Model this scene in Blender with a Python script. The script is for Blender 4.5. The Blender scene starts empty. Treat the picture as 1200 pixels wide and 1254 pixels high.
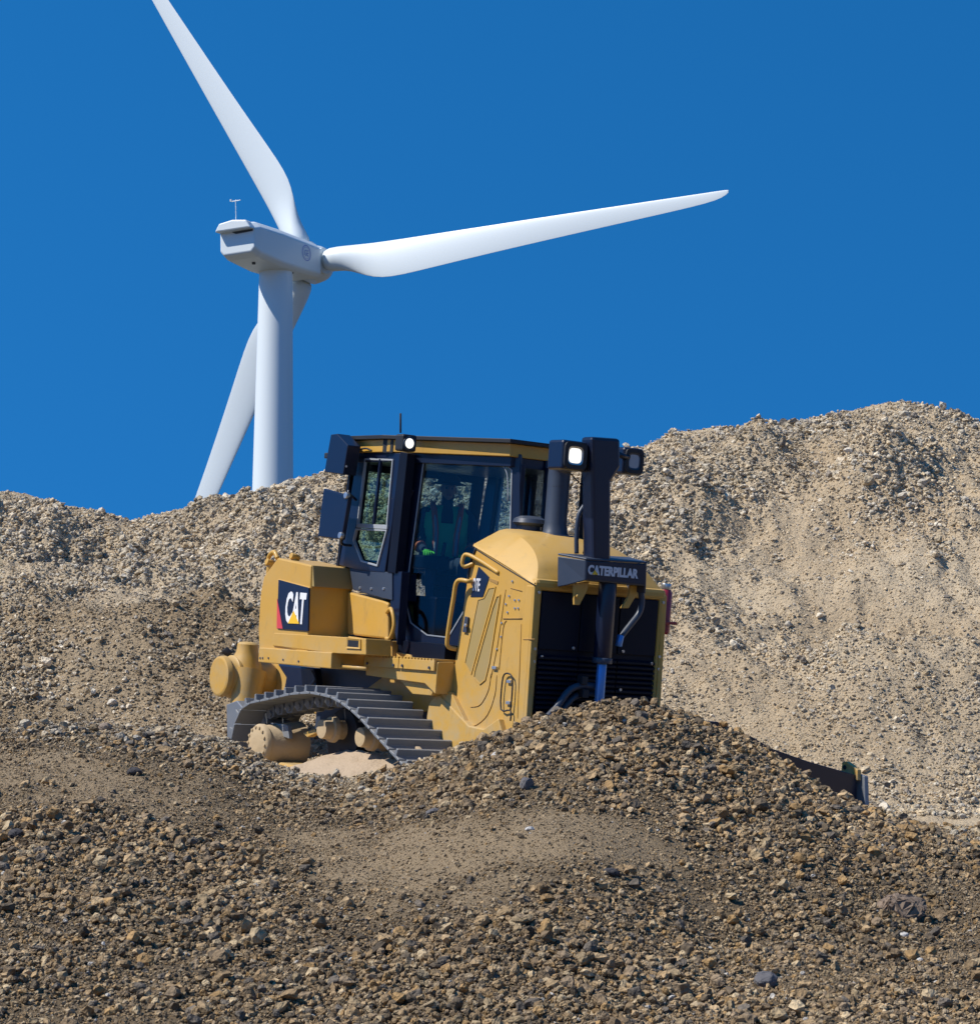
import bpy, bmesh, math, random
import numpy as np
from mathutils import Vector, Matrix
random.seed(7); rng = np.random.default_rng(11)
R = math.radians
scn = bpy.context.scene
col = scn.collection

# ------------------------------------------------------------------ camera
FPX = 2800.0; HOR = 1050.0                       # focal length and horizon row of the 1200 px wide photograph
PITCH = math.atan((HOR - 627) / FPX)
CAM = Vector((0, 0, 1.7))
cd = bpy.data.cameras.new('camera'); cam = bpy.data.objects.new('camera', cd); col.objects.link(cam)
cam.location = CAM; cam.rotation_euler = (R(90) + PITCH, 0, 0)
cd.sensor_fit = 'HORIZONTAL'; cd.sensor_width = 36; cd.lens = 36 * FPX / 1200
cd.clip_start = .1; cd.clip_end = 5000
scn.camera = cam

# ------------------------------------------------------------------ sky, sun, exposure
SUN_EL = R(50); SUN_DIR = Vector((-math.cos(R(20)) * math.cos(SUN_EL), -math.sin(R(20)) * math.cos(SUN_EL), math.sin(SUN_EL)))
world = bpy.data.worlds.new('World'); scn.world = world; world.use_nodes = True
nt = world.node_tree; nt.nodes.clear()
sky = nt.nodes.new('ShaderNodeTexSky'); sky.sky_type = 'NISHITA'; sky.sun_disc = False
sky.sun_elevation = SUN_EL; sky.sun_rotation = math.atan2(SUN_DIR.x, SUN_DIR.y)
sky.altitude = 3500; sky.air_density = 1.0; sky.dust_density = 0.0; sky.ozone_density = 6.0
stc = nt.nodes.new('ShaderNodeTexCoord'); smp = nt.nodes.new('ShaderNodeMapping'); smp.inputs['Scale'].default_value = (1, 1, .6); smp.inputs['Location'].default_value = (0, 0, .42)
nt.links.new(stc.outputs['Generated'], smp.inputs[0]); nt.links.new(smp.outputs[0], sky.inputs[0])   # clear high-altitude air: the sky stays deep blue down to the hill
hs = nt.nodes.new('ShaderNodeHueSaturation'); hs.inputs['Hue'].default_value = .494
hs.inputs['Saturation'].default_value = 1.25; hs.inputs['Value'].default_value = 1.6
bg = nt.nodes.new('ShaderNodeBackground'); bg.inputs[1].default_value = .125
wo = nt.nodes.new('ShaderNodeOutputWorld')
nt.links.new(sky.outputs[0], hs.inputs['Color']); nt.links.new(hs.outputs[0], bg.inputs[0]); nt.links.new(bg.outputs[0], wo.inputs[0])
sd = bpy.data.lights.new('sun', 'SUN'); sd.energy = 4.9; sd.angle = R(.53); sd.color = (1, .95, .87)
so = bpy.data.objects.new('sun', sd); col.objects.link(so)
so.rotation_euler = (-SUN_DIR).to_track_quat('-Z', 'Y').to_euler(); so.location = (-20, -8, 30)
vs = scn.view_settings; vs.view_transform = 'Standard'; vs.look = 'None'; vs.exposure = .12; vs.gamma = 1; vs.use_curve_mapping = False

# ------------------------------------------------------------------ materials
def mat(name, base, rough=.5, metal=0, dust=0, dustcol=(.36, .27, .18), bump=0, bscale=40, coat=0, vary=.0, grime=0):
    m = bpy.data.materials.new(name); m.use_nodes = True
    t = m.node_tree; N = t.nodes; b = N['Principled BSDF']
    b.inputs['Roughness'].default_value = rough; b.inputs['Metallic'].default_value = metal
    b.inputs['Coat Weight'].default_value = coat; b.inputs['Coat Roughness'].default_value = .15
    b.inputs['Base Color'].default_value = (*base, 1)
    tc = N.new('ShaderNodeTexCoord')
    if dust or vary:
        n = N.new('ShaderNodeTexNoise'); n.inputs['Scale'].default_value = 3.2; n.inputs['Detail'].default_value = 9; n.inputs['Roughness'].default_value = .65
        t.links.new(tc.outputs['Object'], n.inputs['Vector'])
        r = N.new('ShaderNodeMapRange'); r.inputs[1].default_value = .42; r.inputs[2].default_value = .75; r.inputs[3].default_value = dust * .25; r.inputs[4].default_value = dust
        t.links.new(n.outputs[0], r.inputs[0])
        g = N.new('ShaderNodeNewGeometry'); sx = N.new('ShaderNodeSeparateXYZ'); t.links.new(g.outputs['Normal'], sx.inputs[0])
        up = N.new('ShaderNodeMapRange'); up.inputs[1].default_value = .2; up.inputs[2].default_value = 1; up.inputs[3].default_value = 0; up.inputs[4].default_value = dust * .8
        t.links.new(sx.outputs['Z'], up.inputs[0])
        ad = N.new('ShaderNodeMath'); ad.operation = 'ADD'; ad.use_clamp = True; t.links.new(r.outputs[0], ad.inputs[0]); t.links.new(up.outputs[0], ad.inputs[1])
        mx = N.new('ShaderNodeMix'); mx.data_type = 'RGBA'; mx.inputs['A'].default_value = (*base, 1); mx.inputs['B'].default_value = (*dustcol, 1)
        t.links.new(ad.outputs[0], mx.inputs['Factor']); t.links.new(mx.outputs['Result'], b.inputs['Base Color'])
        if grime:
            oz = N.new('ShaderNodeSeparateXYZ'); t.links.new(tc.outputs['Object'], oz.inputs[0])
            lo_ = N.new('ShaderNodeMapRange'); lo_.inputs[1].default_value = .6; lo_.inputs[2].default_value = 1.7; lo_.inputs[3].default_value = .75; lo_.inputs[4].default_value = .0; t.links.new(oz.outputs['Z'], lo_.inputs[0])
            ns = N.new('ShaderNodeTexNoise'); ns.inputs['Scale'].default_value = 5; ns.inputs['Detail'].default_value = 10; ns.inputs['Roughness'].default_value = .7; t.links.new(tc.outputs['Object'], ns.inputs['Vector'])
            mr_ = N.new('ShaderNodeMapRange'); mr_.inputs[1].default_value = .38; mr_.inputs[2].default_value = .62; t.links.new(ns.outputs[0], mr_.inputs[0])
            mu_ = N.new('ShaderNodeMath'); mu_.operation = 'MULTIPLY'; t.links.new(lo_.outputs[0], mu_.inputs[0]); t.links.new(mr_.outputs[0], mu_.inputs[1])
            a2 = N.new('ShaderNodeMath'); a2.use_clamp = True; t.links.new(ad.outputs[0], a2.inputs[0]); t.links.new(mu_.outputs[0], a2.inputs[1]); t.links.new(a2.outputs[0], mx.inputs['Factor'])
            n4 = N.new('ShaderNodeTexNoise'); n4.inputs['Scale'].default_value = 11; n4.inputs['Detail'].default_value = 12; n4.inputs['Roughness'].default_value = .75
            mp = N.new('ShaderNodeMapping'); mp.inputs['Scale'].default_value = (1, 1, .35); t.links.new(tc.outputs['Object'], mp.inputs[0]); t.links.new(mp.outputs[0], n4.inputs['Vector'])
            r4 = N.new('ShaderNodeMapRange'); r4.inputs[1].default_value = .56; r4.inputs[2].default_value = .72; r4.inputs[4].default_value = grime; t.links.new(n4.outputs[0], r4.inputs[0])
            m4 = N.new('ShaderNodeMix'); m4.data_type = 'RGBA'; m4.inputs['B'].default_value = (.26, .17, .07, 1); t.links.new(r4.outputs[0], m4.inputs['Factor']); t.links.new(mx.outputs['Result'], m4.inputs['A']); t.links.new(m4.outputs['Result'], b.inputs['Base Color'])
        rr = N.new('ShaderNodeMapRange'); rr.inputs[3].default_value = rough; rr.inputs[4].default_value = .9
        t.links.new(ad.outputs[0], rr.inputs[0]); t.links.new(rr.outputs[0], b.inputs['Roughness'])
    if bump:
        n2 = N.new('ShaderNodeTexNoise'); n2.inputs['Scale'].default_value = bscale; n2.inputs['Detail'].default_value = 6
        t.links.new(tc.outputs['Object'], n2.inputs['Vector'])
        bp = N.new('ShaderNodeBump'); bp.inputs['Strength'].default_value = bump; bp.inputs['Distance'].default_value = .02
        t.links.new(n2.outputs[0], bp.inputs['Height']); t.links.new(bp.outputs[0], b.inputs['Normal'])
    return m
YEL = mat('yellow_paint', (.58, .315, .036), .40, dust=.38, dustcol=(.47, .335, .155), coat=.12, bump=.05, bscale=14, grime=.5)
YELO = mat('olive_mesh_and_dim_yellow', (.36, .25, .075), .6, dust=.3)  # vent mesh colour; on the tank's sloping top it paints weaker light
NAVY = mat('black_paint', (.004, .009, .030), .34, dust=.015, dustcol=(.14, .13, .13), coat=.12)
GREYP = mat('dark_grey_steel', (.035, .048, .075), .42, dust=.05, dustcol=(.25, .23, .2))
STEEL = mat('track_steel', (.175, .195, .22), .45, .1, dust=.3, dustcol=(.33, .29, .23), bump=.2, bscale=60)
STEELW = mat('worn_steel', (.24, .27, .31), .4, .5, dust=.25, dustcol=(.38, .33, .27))
BLK = mat('black_rubber', (.008, .010, .015), .6, dust=.02)
GRILL = mat('grille_black', (.003, .006, .016), .5, dust=.0)
GRILL.node_tree.nodes['Principled BSDF'].inputs['Specular IOR Level'].default_value = .2
BLK_ = None
SILV = mat('bright_metal', (.55, .55, .55), .3, .8)
SEALG = mat('pale_seal', (.34, .36, .38), .5)
CHROME = mat('blue_rod', (.11, .28, .62), .22, .3)
WHITE = mat('white_print', (.8, .8, .8), .5)
GREYT = mat('silver_print', (.62, .63, .66), .5)
TRIY = mat('triangle_yellow', (.85, .5, .02), .5)
REDP = mat('red_print', (.62, .06, .07), .5)
RED = mat('red_enamel', (.30, .015, .03), .3, coat=.4)
GREEN = mat('label_green', (.03, .12, .06), .5)
TURB = mat('turbine_white', (.72, .77, .77), .45, bump=.02)
TURBD = mat('turbine_dark', (.05, .055, .06), .6)
GEB = mat('emblem_blue', (.25, .33, .62), .5)
SANDM = mat('dry_sand', (.42, .32, .22), .95, bump=.8, bscale=30)
CLOTH = mat('dark_clothing', (.06, .065, .09), .9)
SKIN = mat('skin', (.42, .24, .16), .6)
VEST = mat('vest_green', (.12, .80, .30), .8)
ORNG = mat('vest_orange', (.95, .22, .10), .8)
LIME = mat('glove_lime', (.18, .75, .06), .8)
REFL = mat('reflective_tape', (.45, .48, .5), .5)
LENSG = mat('lens_grey', (.35, .38, .42), .15, coat=.6)
def emis(name, c, s):
    m = mat(name, c, .3); b = m.node_tree.nodes['Principled BSDF']
    b.inputs['Emission Color'].default_value = (*c, 1); b.inputs['Emission Strength'].default_value = s; return m
LAMP = emis('lamp_lit', (1, .95, .80), 1.1)
def glass(name, tint, gl=.10):
    m = bpy.data.materials.new(name); m.use_nodes = True; t = m.node_tree; t.nodes.clear()
    tr = t.nodes.new('ShaderNodeBsdfTransparent'); tr.inputs[0].default_value = (*tint, 1)
    g = t.nodes.new('ShaderNodeBsdfGlossy'); g.inputs['Roughness'].default_value = .03; g.inputs[0].default_value = (.9, .95, 1, 1)
    lw = t.nodes.new('ShaderNodeLayerWeight'); lw.inputs['Blend'].default_value = .5
    fr = t.nodes.new('ShaderNodeMath'); fr.operation = 'POWER'; fr.inputs[1].default_value = 5; t.links.new(lw.outputs['Facing'], fr.inputs[0])
    ad = t.nodes.new('ShaderNodeMath'); ad.operation = 'ADD'; ad.inputs[1].default_value = gl; ad.use_clamp = True
    mx = t.nodes.new('ShaderNodeMixShader'); o = t.nodes.new('ShaderNodeOutputMaterial')
    t.links.new(fr.outputs[0], ad.inputs[0]); t.links.new(ad.outputs[0], mx.inputs[0]); t.links.new(tr.outputs[0], mx.inputs[1]); t.links.new(g.outputs[0], mx.inputs[2]); t.links.new(mx.outputs[0], o.inputs[0])
    return m
GLASS = glass('tinted_glass', (.66, .74, .82), .022)
GLASSL = glass('side_glass', (.70, .82, .80), .03)

# ------------------------------------------------------------------ small helpers
def tag(o, label=None, cat=None, group=None, kind=None):
    for k, v in (('label', label), ('category', cat), ('group', group), ('kind', kind)):
        if v: o[k] = v
    return o
def link(name, me, m=None, parent=None, smooth=False, bevel=0, seg=2):
    o = bpy.data.objects.new(name, me); col.objects.link(o)
    if m is not None: me.materials.append(m)
    if parent is not None: o.parent = parent
    if smooth:
        for f in me.polygons: f.use_smooth = True
    if bevel:
        b = o.modifiers.new('bevel', 'BEVEL'); b.width = bevel; b.segments = seg; b.limit_method = 'ANGLE'; b.angle_limit = R(35)
        b.harden_normals = False
    return o
def empty(name, loc=(0, 0, 0)):
    o = bpy.data.objects.new(name, None); col.objects.link(o); o.location = loc; o.empty_display_size = .3; return o
def bm_mesh(bm, name):
    bmesh.ops.recalc_face_normals(bm, faces=bm.faces); me = bpy.data.meshes.new(name); bm.to_mesh(me); bm.free(); return me
def V3(p): return Vector((float(p[0]), float(p[1]), float(p[2])))
def slab_bm(bm, pts, d):
    pts = [V3(p) for p in pts]; d = V3(d)
    a = [bm.verts.new(p) for p in pts]; b = [bm.verts.new(p + d) for p in pts]
    bm.faces.new(a); bm.faces.new(b[::-1]); n = len(a)
    for i in range(n): bm.faces.new((a[i], b[i], b[(i + 1) % n], a[(i + 1) % n]))
def slab(name, pts, d, m, parent=None, bevel=.008):
    bm = bmesh.new(); slab_bm(bm, pts, d); return link(name, bm_mesh(bm, name), m, parent, bevel=bevel)
def ring(name, outer, inner, d, m, parent=None, bevel=.004):
    bm = bmesh.new(); d = V3(d); n = len(outer)
    o1 = [bm.verts.new(V3(p)) for p in outer]; i1 = [bm.verts.new(V3(p)) for p in inner]
    o2 = [bm.verts.new(V3(p) + d) for p in outer]; i2 = [bm.verts.new(V3(p) + d) for p in inner]
    for k in range(n):
        j = (k + 1) % n
        bm.faces.new((o1[k], o1[j], i1[j], i1[k])); bm.faces.new((o2[k], i2[k], i2[j], o2[j]))
        bm.faces.new((o1[k], o2[k], o2[j], o1[j])); bm.faces.new((i1[k], i1[j], i2[j], i2[k]))
    return link(name, bm_mesh(bm, name), m, parent, bevel=bevel)
def inset(pts, w):
    c = sum((V3(p) for p in pts), Vector()) / len(pts); out = []
    n = len(pts); P = [V3(p) for p in pts]
    nr = Vector()
    for i in range(n): nr += (P[i] - c).cross(P[(i + 1) % n] - c)
    nr.normalize()
    for i in range(n):
        e1 = (P[i] - P[i - 1]).normalized(); e2 = (P[(i + 1) % n] - P[i]).normalized()
        a = nr.cross(e1); b = nr.cross(e2); s = (a + b); s = s / max(s.dot(a), .3)
        out.append(P[i] + s * w)
    return out
def box(name, a, b, m, parent=None, bevel=.01):
    x0, y0, z0 = a; x1, y1, z1 = b
    return slab(name, [(x0, y0, z0), (x1, y0, z0), (x1, y1, z0), (x0, y1, z0)], (0, 0, z1 - z0), m, parent, bevel)
def cyl_bm(bm, a, b, r1, r2=None, n=24):
    a = V3(a); b = V3(b); r2 = r1 if r2 is None else r2; d = (b - a); L = d.length; q = d.to_track_quat('Z', 'Y').to_matrix().to_4x4()
    bmesh.ops.create_cone(bm, cap_ends=True, segments=n, radius1=r1, radius2=r2, depth=L, matrix=Matrix.Translation((a + b) / 2) @ q)
def cyl(name, a, b, r1, m, parent=None, r2=None, n=24, bevel=.006):
    bm = bmesh.new(); cyl_bm(bm, a, b, r1, r2, n); o = link(name, bm_mesh(bm, name), m, parent, smooth=True, bevel=bevel)
    sm = o.data
    for f in sm.polygons: f.use_smooth = len(f.vertices) <= 4
    return o
def lathe(name, base, axis, prof, m, parent=None, n=28):
    base = V3(base); q = V3(axis).to_track_quat('Z', 'Y'); bm = bmesh.new(); rings = []
    for (h, r) in prof:
        rings.append([bm.verts.new(base + q @ Vector((r * math.cos(2 * math.pi * k / n), r * math.sin(2 * math.pi * k / n), h))) for k in range(n)])
    for A, B in zip(rings, rings[1:]):
        for k in range(n): bm.faces.new((A[k], A[(k + 1) % n], B[(k + 1) % n], B[k]))
    bm.faces.new(rings[0][::-1]); bm.faces.new(rings[-1])
    o = link(name, bm_mesh(bm, name), m, parent)
    for f in o.data.polygons: f.use_smooth = len(f.vertices) == 4
    e = o.modifiers.new('edge', 'EDGE_SPLIT'); e.split_angle = R(38)
    return o
def tube_bm(bm, pts, r, n=10, sub=6):
    P = [V3(p) for p in pts]; pts2 = []
    for i in range(len(P) - 1):
        p0 = P[max(i - 1, 0)]; p1 = P[i]; p2 = P[i + 1]; p3 = P[min(i + 2, len(P) - 1)]
        for k in range(sub):
            t = k / sub
            pts2.append(.5 * ((2 * p1) + (p2 - p0) * t + (2 * p0 - 5 * p1 + 4 * p2 - p3) * t * t + (3 * p1 - p0 - 3 * p2 + p3) * t ** 3))
    pts2.append(P[-1]); prev = None; rings = []
    up = Vector((.31, .52, .79)).normalized()
    for i, p in enumerate(pts2):
        d = (pts2[min(i + 1, len(pts2) - 1)] - pts2[max(i - 1, 0)]).normalized()
        a = (up - d * up.dot(d)).normalized(); up = a; b = d.cross(a)
        rings.append([bm.verts.new(p + r * (math.cos(2 * math.pi * k / n) * a + math.sin(2 * math.pi * k / n) * b)) for k in range(n)])
    for A, B in zip(rings, rings[1:]):
        for k in range(n): bm.faces.new((A[k], A[(k + 1) % n], B[(k + 1) % n], B[k]))
    bm.faces.new(rings[0][::-1]); bm.faces.new(rings[-1])
def tube(name, pts, r, m, parent=None, n=10, sub=6):
    bm = bmesh.new(); tube_bm(bm, pts, r, n, sub); return link(name, bm_mesh(bm, name), m, parent, smooth=True)
def text(name, s, p0, ex, ey, w, h, m, parent, depth=.004, bold=.03):
    """flat lettering whose lower left corner is p0, w wide along ex, h tall along ey"""
    c = bpy.data.curves.new(name, 'FONT'); c.body = s; c.extrude = .01; c.offset = bold; c.resolution_u = 3
    o = bpy.data.objects.new('tmp', c); col.objects.link(o); bpy.context.view_layer.update()
    me = bpy.data.meshes.new_from_object(o.evaluated_get(bpy.context.evaluated_depsgraph_get()))
    bpy.data.objects.remove(o)
    co = np.array([v.co for v in me.vertices]); lo = co.min(0); hi = co.max(0)
    ex = V3(ex).normalized(); ey = V3(ey).normalized(); ez = ex.cross(ey); p0 = V3(p0)
    for v in me.vertices:
        a = (v.co.x - lo[0]) / (hi[0] - lo[0]) * w; b = (v.co.y - lo[1]) / (hi[1] - lo[1]) * h; d = depth if v.co.z > 0 else -.002
        v.co = p0 + ex * a + ey * b + ez * d
    return link(name, me, m, parent)

# ------------------------------------------------------------------ noise for the terrain (numpy)
def _h(ix, iy, s):
    n = (ix.astype(np.int64) * 374761393 + iy.astype(np.int64) * 668265263 + s * 974711) & 0xffffffff
    n = ((n ^ (n >> 13)) * 1274126177) & 0xffffffff
    return ((n ^ (n >> 16)) & 0xffff) / 65535.0
def vnoise(x, y, s=0):
    x = np.asarray(x, float); y = np.asarray(y, float)
    ix = np.floor(x); iy = np.floor(y); fx = x - ix; fy = y - iy
    fx = fx * fx * (3 - 2 * fx); fy = fy * fy * (3 - 2 * fy)
    a = _h(ix, iy, s); b = _h(ix + 1, iy, s); c = _h(ix, iy + 1, s); d = _h(ix + 1, iy + 1, s)
    return (a + (b - a) * fx) * (1 - fy) + (c + (d - c) * fx) * fy
def fbm(x, y, oct=4, s=0, rough=.5):
    t = 0; a = 1; n = 0
    for k in range(oct):
        t = t + a * (vnoise(x * 2 ** k + 17.3 * k, y * 2 ** k - 9.1 * k, s + k) - .5); n += a; a *= rough
    return t / n * 2
def sstep(a, b, x): t = np.clip((x - a) / (b - a), 0, 1); return t * t * (3 - 2 * t)
def smax(a, b, k): h = np.clip(.5 + .5 * (a - b) / k, 0, 1); return b + (a - b) * h + k * h * (1 - h)
def elev(py, y): return CAM.z + y * math.tan(PITCH + math.atan((627 - py) / FPX))

# ------------------------------------------------------------------ terrain: spoil heap in front, machine pad, gravel hill behind
RY = lambda x: np.interp(x, [-6, -1.2, 0, 1.2, 2.2, 3.4, 5, 8], [20.4, 20.3, 19.3, 19.2, 19.9, 21.0, 21.8, 22.5])
_rp = [(-400, 880), (0, 890), (100, 884), (200, 893), (280, 908), (330, 935), (370, 952), (430, 955), (490, 946), (530, 931), (570, 912), (600, 901), (650, 885), (700, 873),
       (740, 864), (790, 863), (830, 872), (870, 889), (920, 911), (960, 937), (1000, 961), (1050, 987), (1100, 1006), (1200, 1044), (1500, 1090)]
_rx = []; _rz = []
for px, py in _rp:
    x = (px - 600) / FPX * 20
    for _ in range(6): x = (px - 600) / FPX * float(RY(x))
    _rx.append(x); _rz.append(elev(py, float(RY(x))))
_cp = [(-500, 640), (-200, 600), (0, 600), (50, 610), (100, 623), (160, 639), (200, 631), (250, 615), (300, 603), (360, 586), (400, 578), (450, 568), (600, 555), (700, 550), (790, 546),
       (830, 530), (900, 522), (960, 517), (1000, 512), (1050, 499), (1110, 490), (1150, 494), (1200, 512), (1300, 540), (1700, 620)]
YC = 37.0
_cx = [(px - 600) / FPX * YC for px, py in _cp]; _cz = [elev(py, YC) for px, py in _cp]
DOZ_O = np.array([-0.3500308, 23.76120333, 2.43805481])
def lump(x, y, cx, cy, rx, ry): return np.exp(-(((x - cx) / rx) ** 2 + ((y - cy) / ry) ** 2))
def terrain(x, y, fine=True):
    x = np.asarray(x, float); y = np.asarray(y, float)
    yr = RY(x); zr = np.interp(x, _rx, _rz)
    # near slope up to the ridge of the spoil heap
    t = np.clip((y - 12.0) / (yr - 12.0), 0, 1)
    z0 = .62 + .07 * (y - 12)
    heapness = sstep(.2, 1.6, x) * sstep(9, 5, x)
    shape = (1 - heapness) * t ** 1.05 + heapness * (.38 * t + .62 * np.clip((t - .38) / .62, 0, 1))
    zn = z0 * (1 - shape) + zr * shape
    zn = np.where(y < 12, .62 - .062 * (12 - y), zn)
    zn = np.where(y > yr, zr - (y - yr) * .72, zn)
    zn = np.maximum(zn, -.3)
    # pad under the machine, tilted with it
    zp = DOZ_O[2] - .1335 * ((x - DOZ_O[0]) * .574 - (np.minimum(y, 28) - DOZ_O[1]) * .819)
    zp = np.clip(zp, 1.2, 3.6)
    # hill behind
    zc = np.interp(x, _cx, _cz) 
    yb = 26.4 + .35 * np.sin(x * .9)
    tt = (y - yb) / (YC - yb)
    up = zp + (zc - zp) * np.clip(tt, -1, 1) ** 1.0
    warp = fbm(x * .35, y * .35, 3, 5)
    up = up + warp * .45 * sstep(0, .25, tt) * sstep(1.0, .8, tt)
    rd = 1 - np.abs(fbm(x * .55 + y * .22 + 4, y * .34 - x * .1, 4, 63, .5)) * 2.6
    up = up + (np.clip(rd, -1, 1) - .35) * .30 * sstep(.08, .3, tt) * sstep(1.0, .85, tt)
    up = up + .55 * lump(x, y, -4.7, 28.4, 1.9, .9) - .2 * lump(x, y, -2.9, 27.4, 1.0, .7)
    up = up + .5 * lump(x, y, 5.2, 28.7, 2.2, .8) - .3 * lump(x, y, 4.6, 30.3, 2.0, .7) + .3 * lump(x, y, 6.2, 31.6, 1.2, .6)
    up = up + (-.55) * lump(x, y, 3.6, 32.5, 1.1, 3.0) * 1 + .85 * lump(x, y, 5.9, 33.6, .6, .5) + .8 * lump(x, y, 3.25, 33.3, .7, .6) + .4 * lump(x, y, 4.2, 35.3, .5, .5) + .35 * lump(x, y, 2.5, 34.6, .9, .6)
    up = up + .35 * lump(x, y, -5.2, 30.2, 1.4, .9) + .3 * lump(x, y, -3.2, 34.0, 1.6, .8)
    down = zc - (y - YC) * .55
    hill = np.where(y < YC, up, down); hill = np.where(y > YC - 1, np.minimum(hill, smax(down, zc - 1.2, .3) * 0 + hill), hill)
    hill = np.maximum(hill, -.25)
    back = np.where(y < yb + .0, -9, hill)
    z = smax(zn, np.where(y > yr - .5, zp, -9), .12)
    z = smax(z, back, .25)
    if fine:
        a = np.where(y < 24, .6, 1.0) * sstep(3, 10, y)
        z = z + fbm(x * 1.3, y * 1.3, 4, 21) * .10 * a + fbm(x * 5, y * 5, 3, 31) * .035 * a
        ru = fbm(x * 2.2, y * 2.2, 4, 41, .6)
        z = z + np.abs(ru) * .32 * sstep(26.5, 29, y) * sstep(37.6, 35.2, y) * (.4 + 1.2 * stony(x, y))
    return z
def stony(x, y):
    """0 = smooth sand, 1 = covered in stones"""
    m = .5 + 1.1 * fbm(x * .45 + 3, y * .38, 4, 77, .55)
    near = y < 24
    m = m + .35 * fbm(x * 1.7, y * 1.3, 3, 91)
    s = np.where(near, .60 + .75 * (m - .5), .42 + 1.0 * (m - .5))
    br = .25 + 1.35 * sstep(.25, .7, vnoise(x * 2.4 + 5, y * 1.7, 51) * .6 + vnoise(x * 6, y * 5, 52) * .4)
    for (cx, cy, rx, ry, a) in STONE_SPOTS: s = s + a * np.exp(-(((x - cx) / rx) ** 2 + ((y - cy) / ry) ** 2) ** 1.2) * br
    return np.clip(s, 0, 1)
# x, y, radius x, radius y, amount (plus: rubble, minus: sand)
STONE_SPOTS = [(1.6, 18.2, 2.2, 1.5, .7), (3.4, 19.6, 2.2, 1.6, .5), (-2.6, 15.6, 1.5, 2.2, .5), (-3.5, 19.6, 2.0, .8, .5), (-1.5, 19.8, 1.0, .8, .2),
               (-3.9, 18.0, .9, .8, -.9), (-2.9, 17.2, .7, .4, -.4), (-1.1, 17.2, .7, .6, -.5), (-.8, 16.2, .6, .8, -.5), (-.25, 15.0, .5, .6, -.35), (.75, 15.9, .6, .35, -.28), (1.9, 16.0, .7, .35, -.32), (.2, 14.2, .5, .3, -.35), (2.2, 14.0, .6, .3, -.3), (1.3, 13.4, 2.2, .5, .3), (-.3, 17.7, .9, .5, .1), (.6, 17.1, 1.3, .55, .42), (.3, 15.5, 1.1, .35, -.3), (2.6, 16.9, .8, .4, .3),
               (5.9, 33.7, .9, 1.0, .9), (3.1, 33.6, 1.2, 1.3, .8), (4.4, 32.2, .9, 1.6, -.8), (5.9, 31.2, 1.6, .9, -.7), (6.6, 29.6, 1.4, 1.0, -.3), (4.8, 28.2, 2.0, .8, -.15), (6.6, 27.2, 1.5, .8, -.15), (3.2, 31.6, .8, .5, -.7), (3.8, 29.3, 1.2, .7, .35), (5.6, 30.0, 1.0, .7, .35),
               (-5.5, 34.5, 3.5, 2.4, .6), (-2.8, 35.2, 2.4, 2.0, .6), (-6.3, 32.3, 1.6, .6, -.5), (-4.6, 29.8, 1.0, .35, -.6), (-4.5, 27.5, 2.5, 1.2, .2), (5.0, 36.4, 4, .9, .6)]

def bank(x, y):
    """1 on the bank of compacted brown earth left of the machine"""
    q = y + 1.3 * (vnoise(x * .7, y * .7, 14) - .5) + .35 * (x + 4.6)
    return sstep(23.5, 24.5, y) * sstep(30.6, 28.6, q) * sstep(-1.6, -2.7, x + .5 * (vnoise(x * 2, y * 2, 15) - .5)) * (.55 + .45 * sstep(.2, .6, vnoise(x * .9, y * .9, 16)))
def terrain_mesh():
    us = np.concatenate([np.linspace(-1.3, -.245, 90, endpoint=False), np.linspace(-.245, .245, 470), np.linspace(.245, 1.3, 91)[1:]])
    ys = np.concatenate([np.linspace(3, 10, 40, endpoint=False), np.linspace(10, 24, 330, endpoint=False), np.linspace(24, 38, 330, endpoint=False), np.geomspace(38, 260, 70)])
    U, Y = np.meshgrid(us, ys); X = U * Y; Z = terrain(X, Y)
    far = sstep(45, 60, Y); Z = Z * (1 - far) + (-.25) * far
    nr, nc = X.shape; co = np.stack([X, Y, Z], -1).reshape(-1, 3)
    me = bpy.data.meshes.new('gravel_hill'); idx = np.arange(nr * nc).reshape(nr, nc)
    q = np.stack([idx[:-1, :-1], idx[:-1, 1:], idx[1:, 1:], idx[1:, :-1]], -1).reshape(-1, 4)
    me.vertices.add(len(co)); me.vertices.foreach_set('co', co.ravel().astype(np.float32))
    me.loops.add(q.size); me.loops.foreach_set('vertex_index', q.ravel().astype(np.int32))
    me.polygons.add(len(q)); me.polygons.foreach_set('loop_start', np.arange(0, q.size, 4, dtype=np.int32)); me.polygons.foreach_set('loop_total', np.full(len(q), 4, np.int32))
    me.update(); me.validate()
    for f in me.polygons: f.use_smooth = True
    at = me.attributes.new('stony', 'FLOAT', 'POINT'); at.data.foreach_set('value', stony(X, Y).ravel().astype(np.float32))
    ab = me.attributes.new('bank', 'FLOAT', 'POINT'); ab.data.foreach_set('value', bank(X, Y).ravel().astype(np.float32))
    return me
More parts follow.
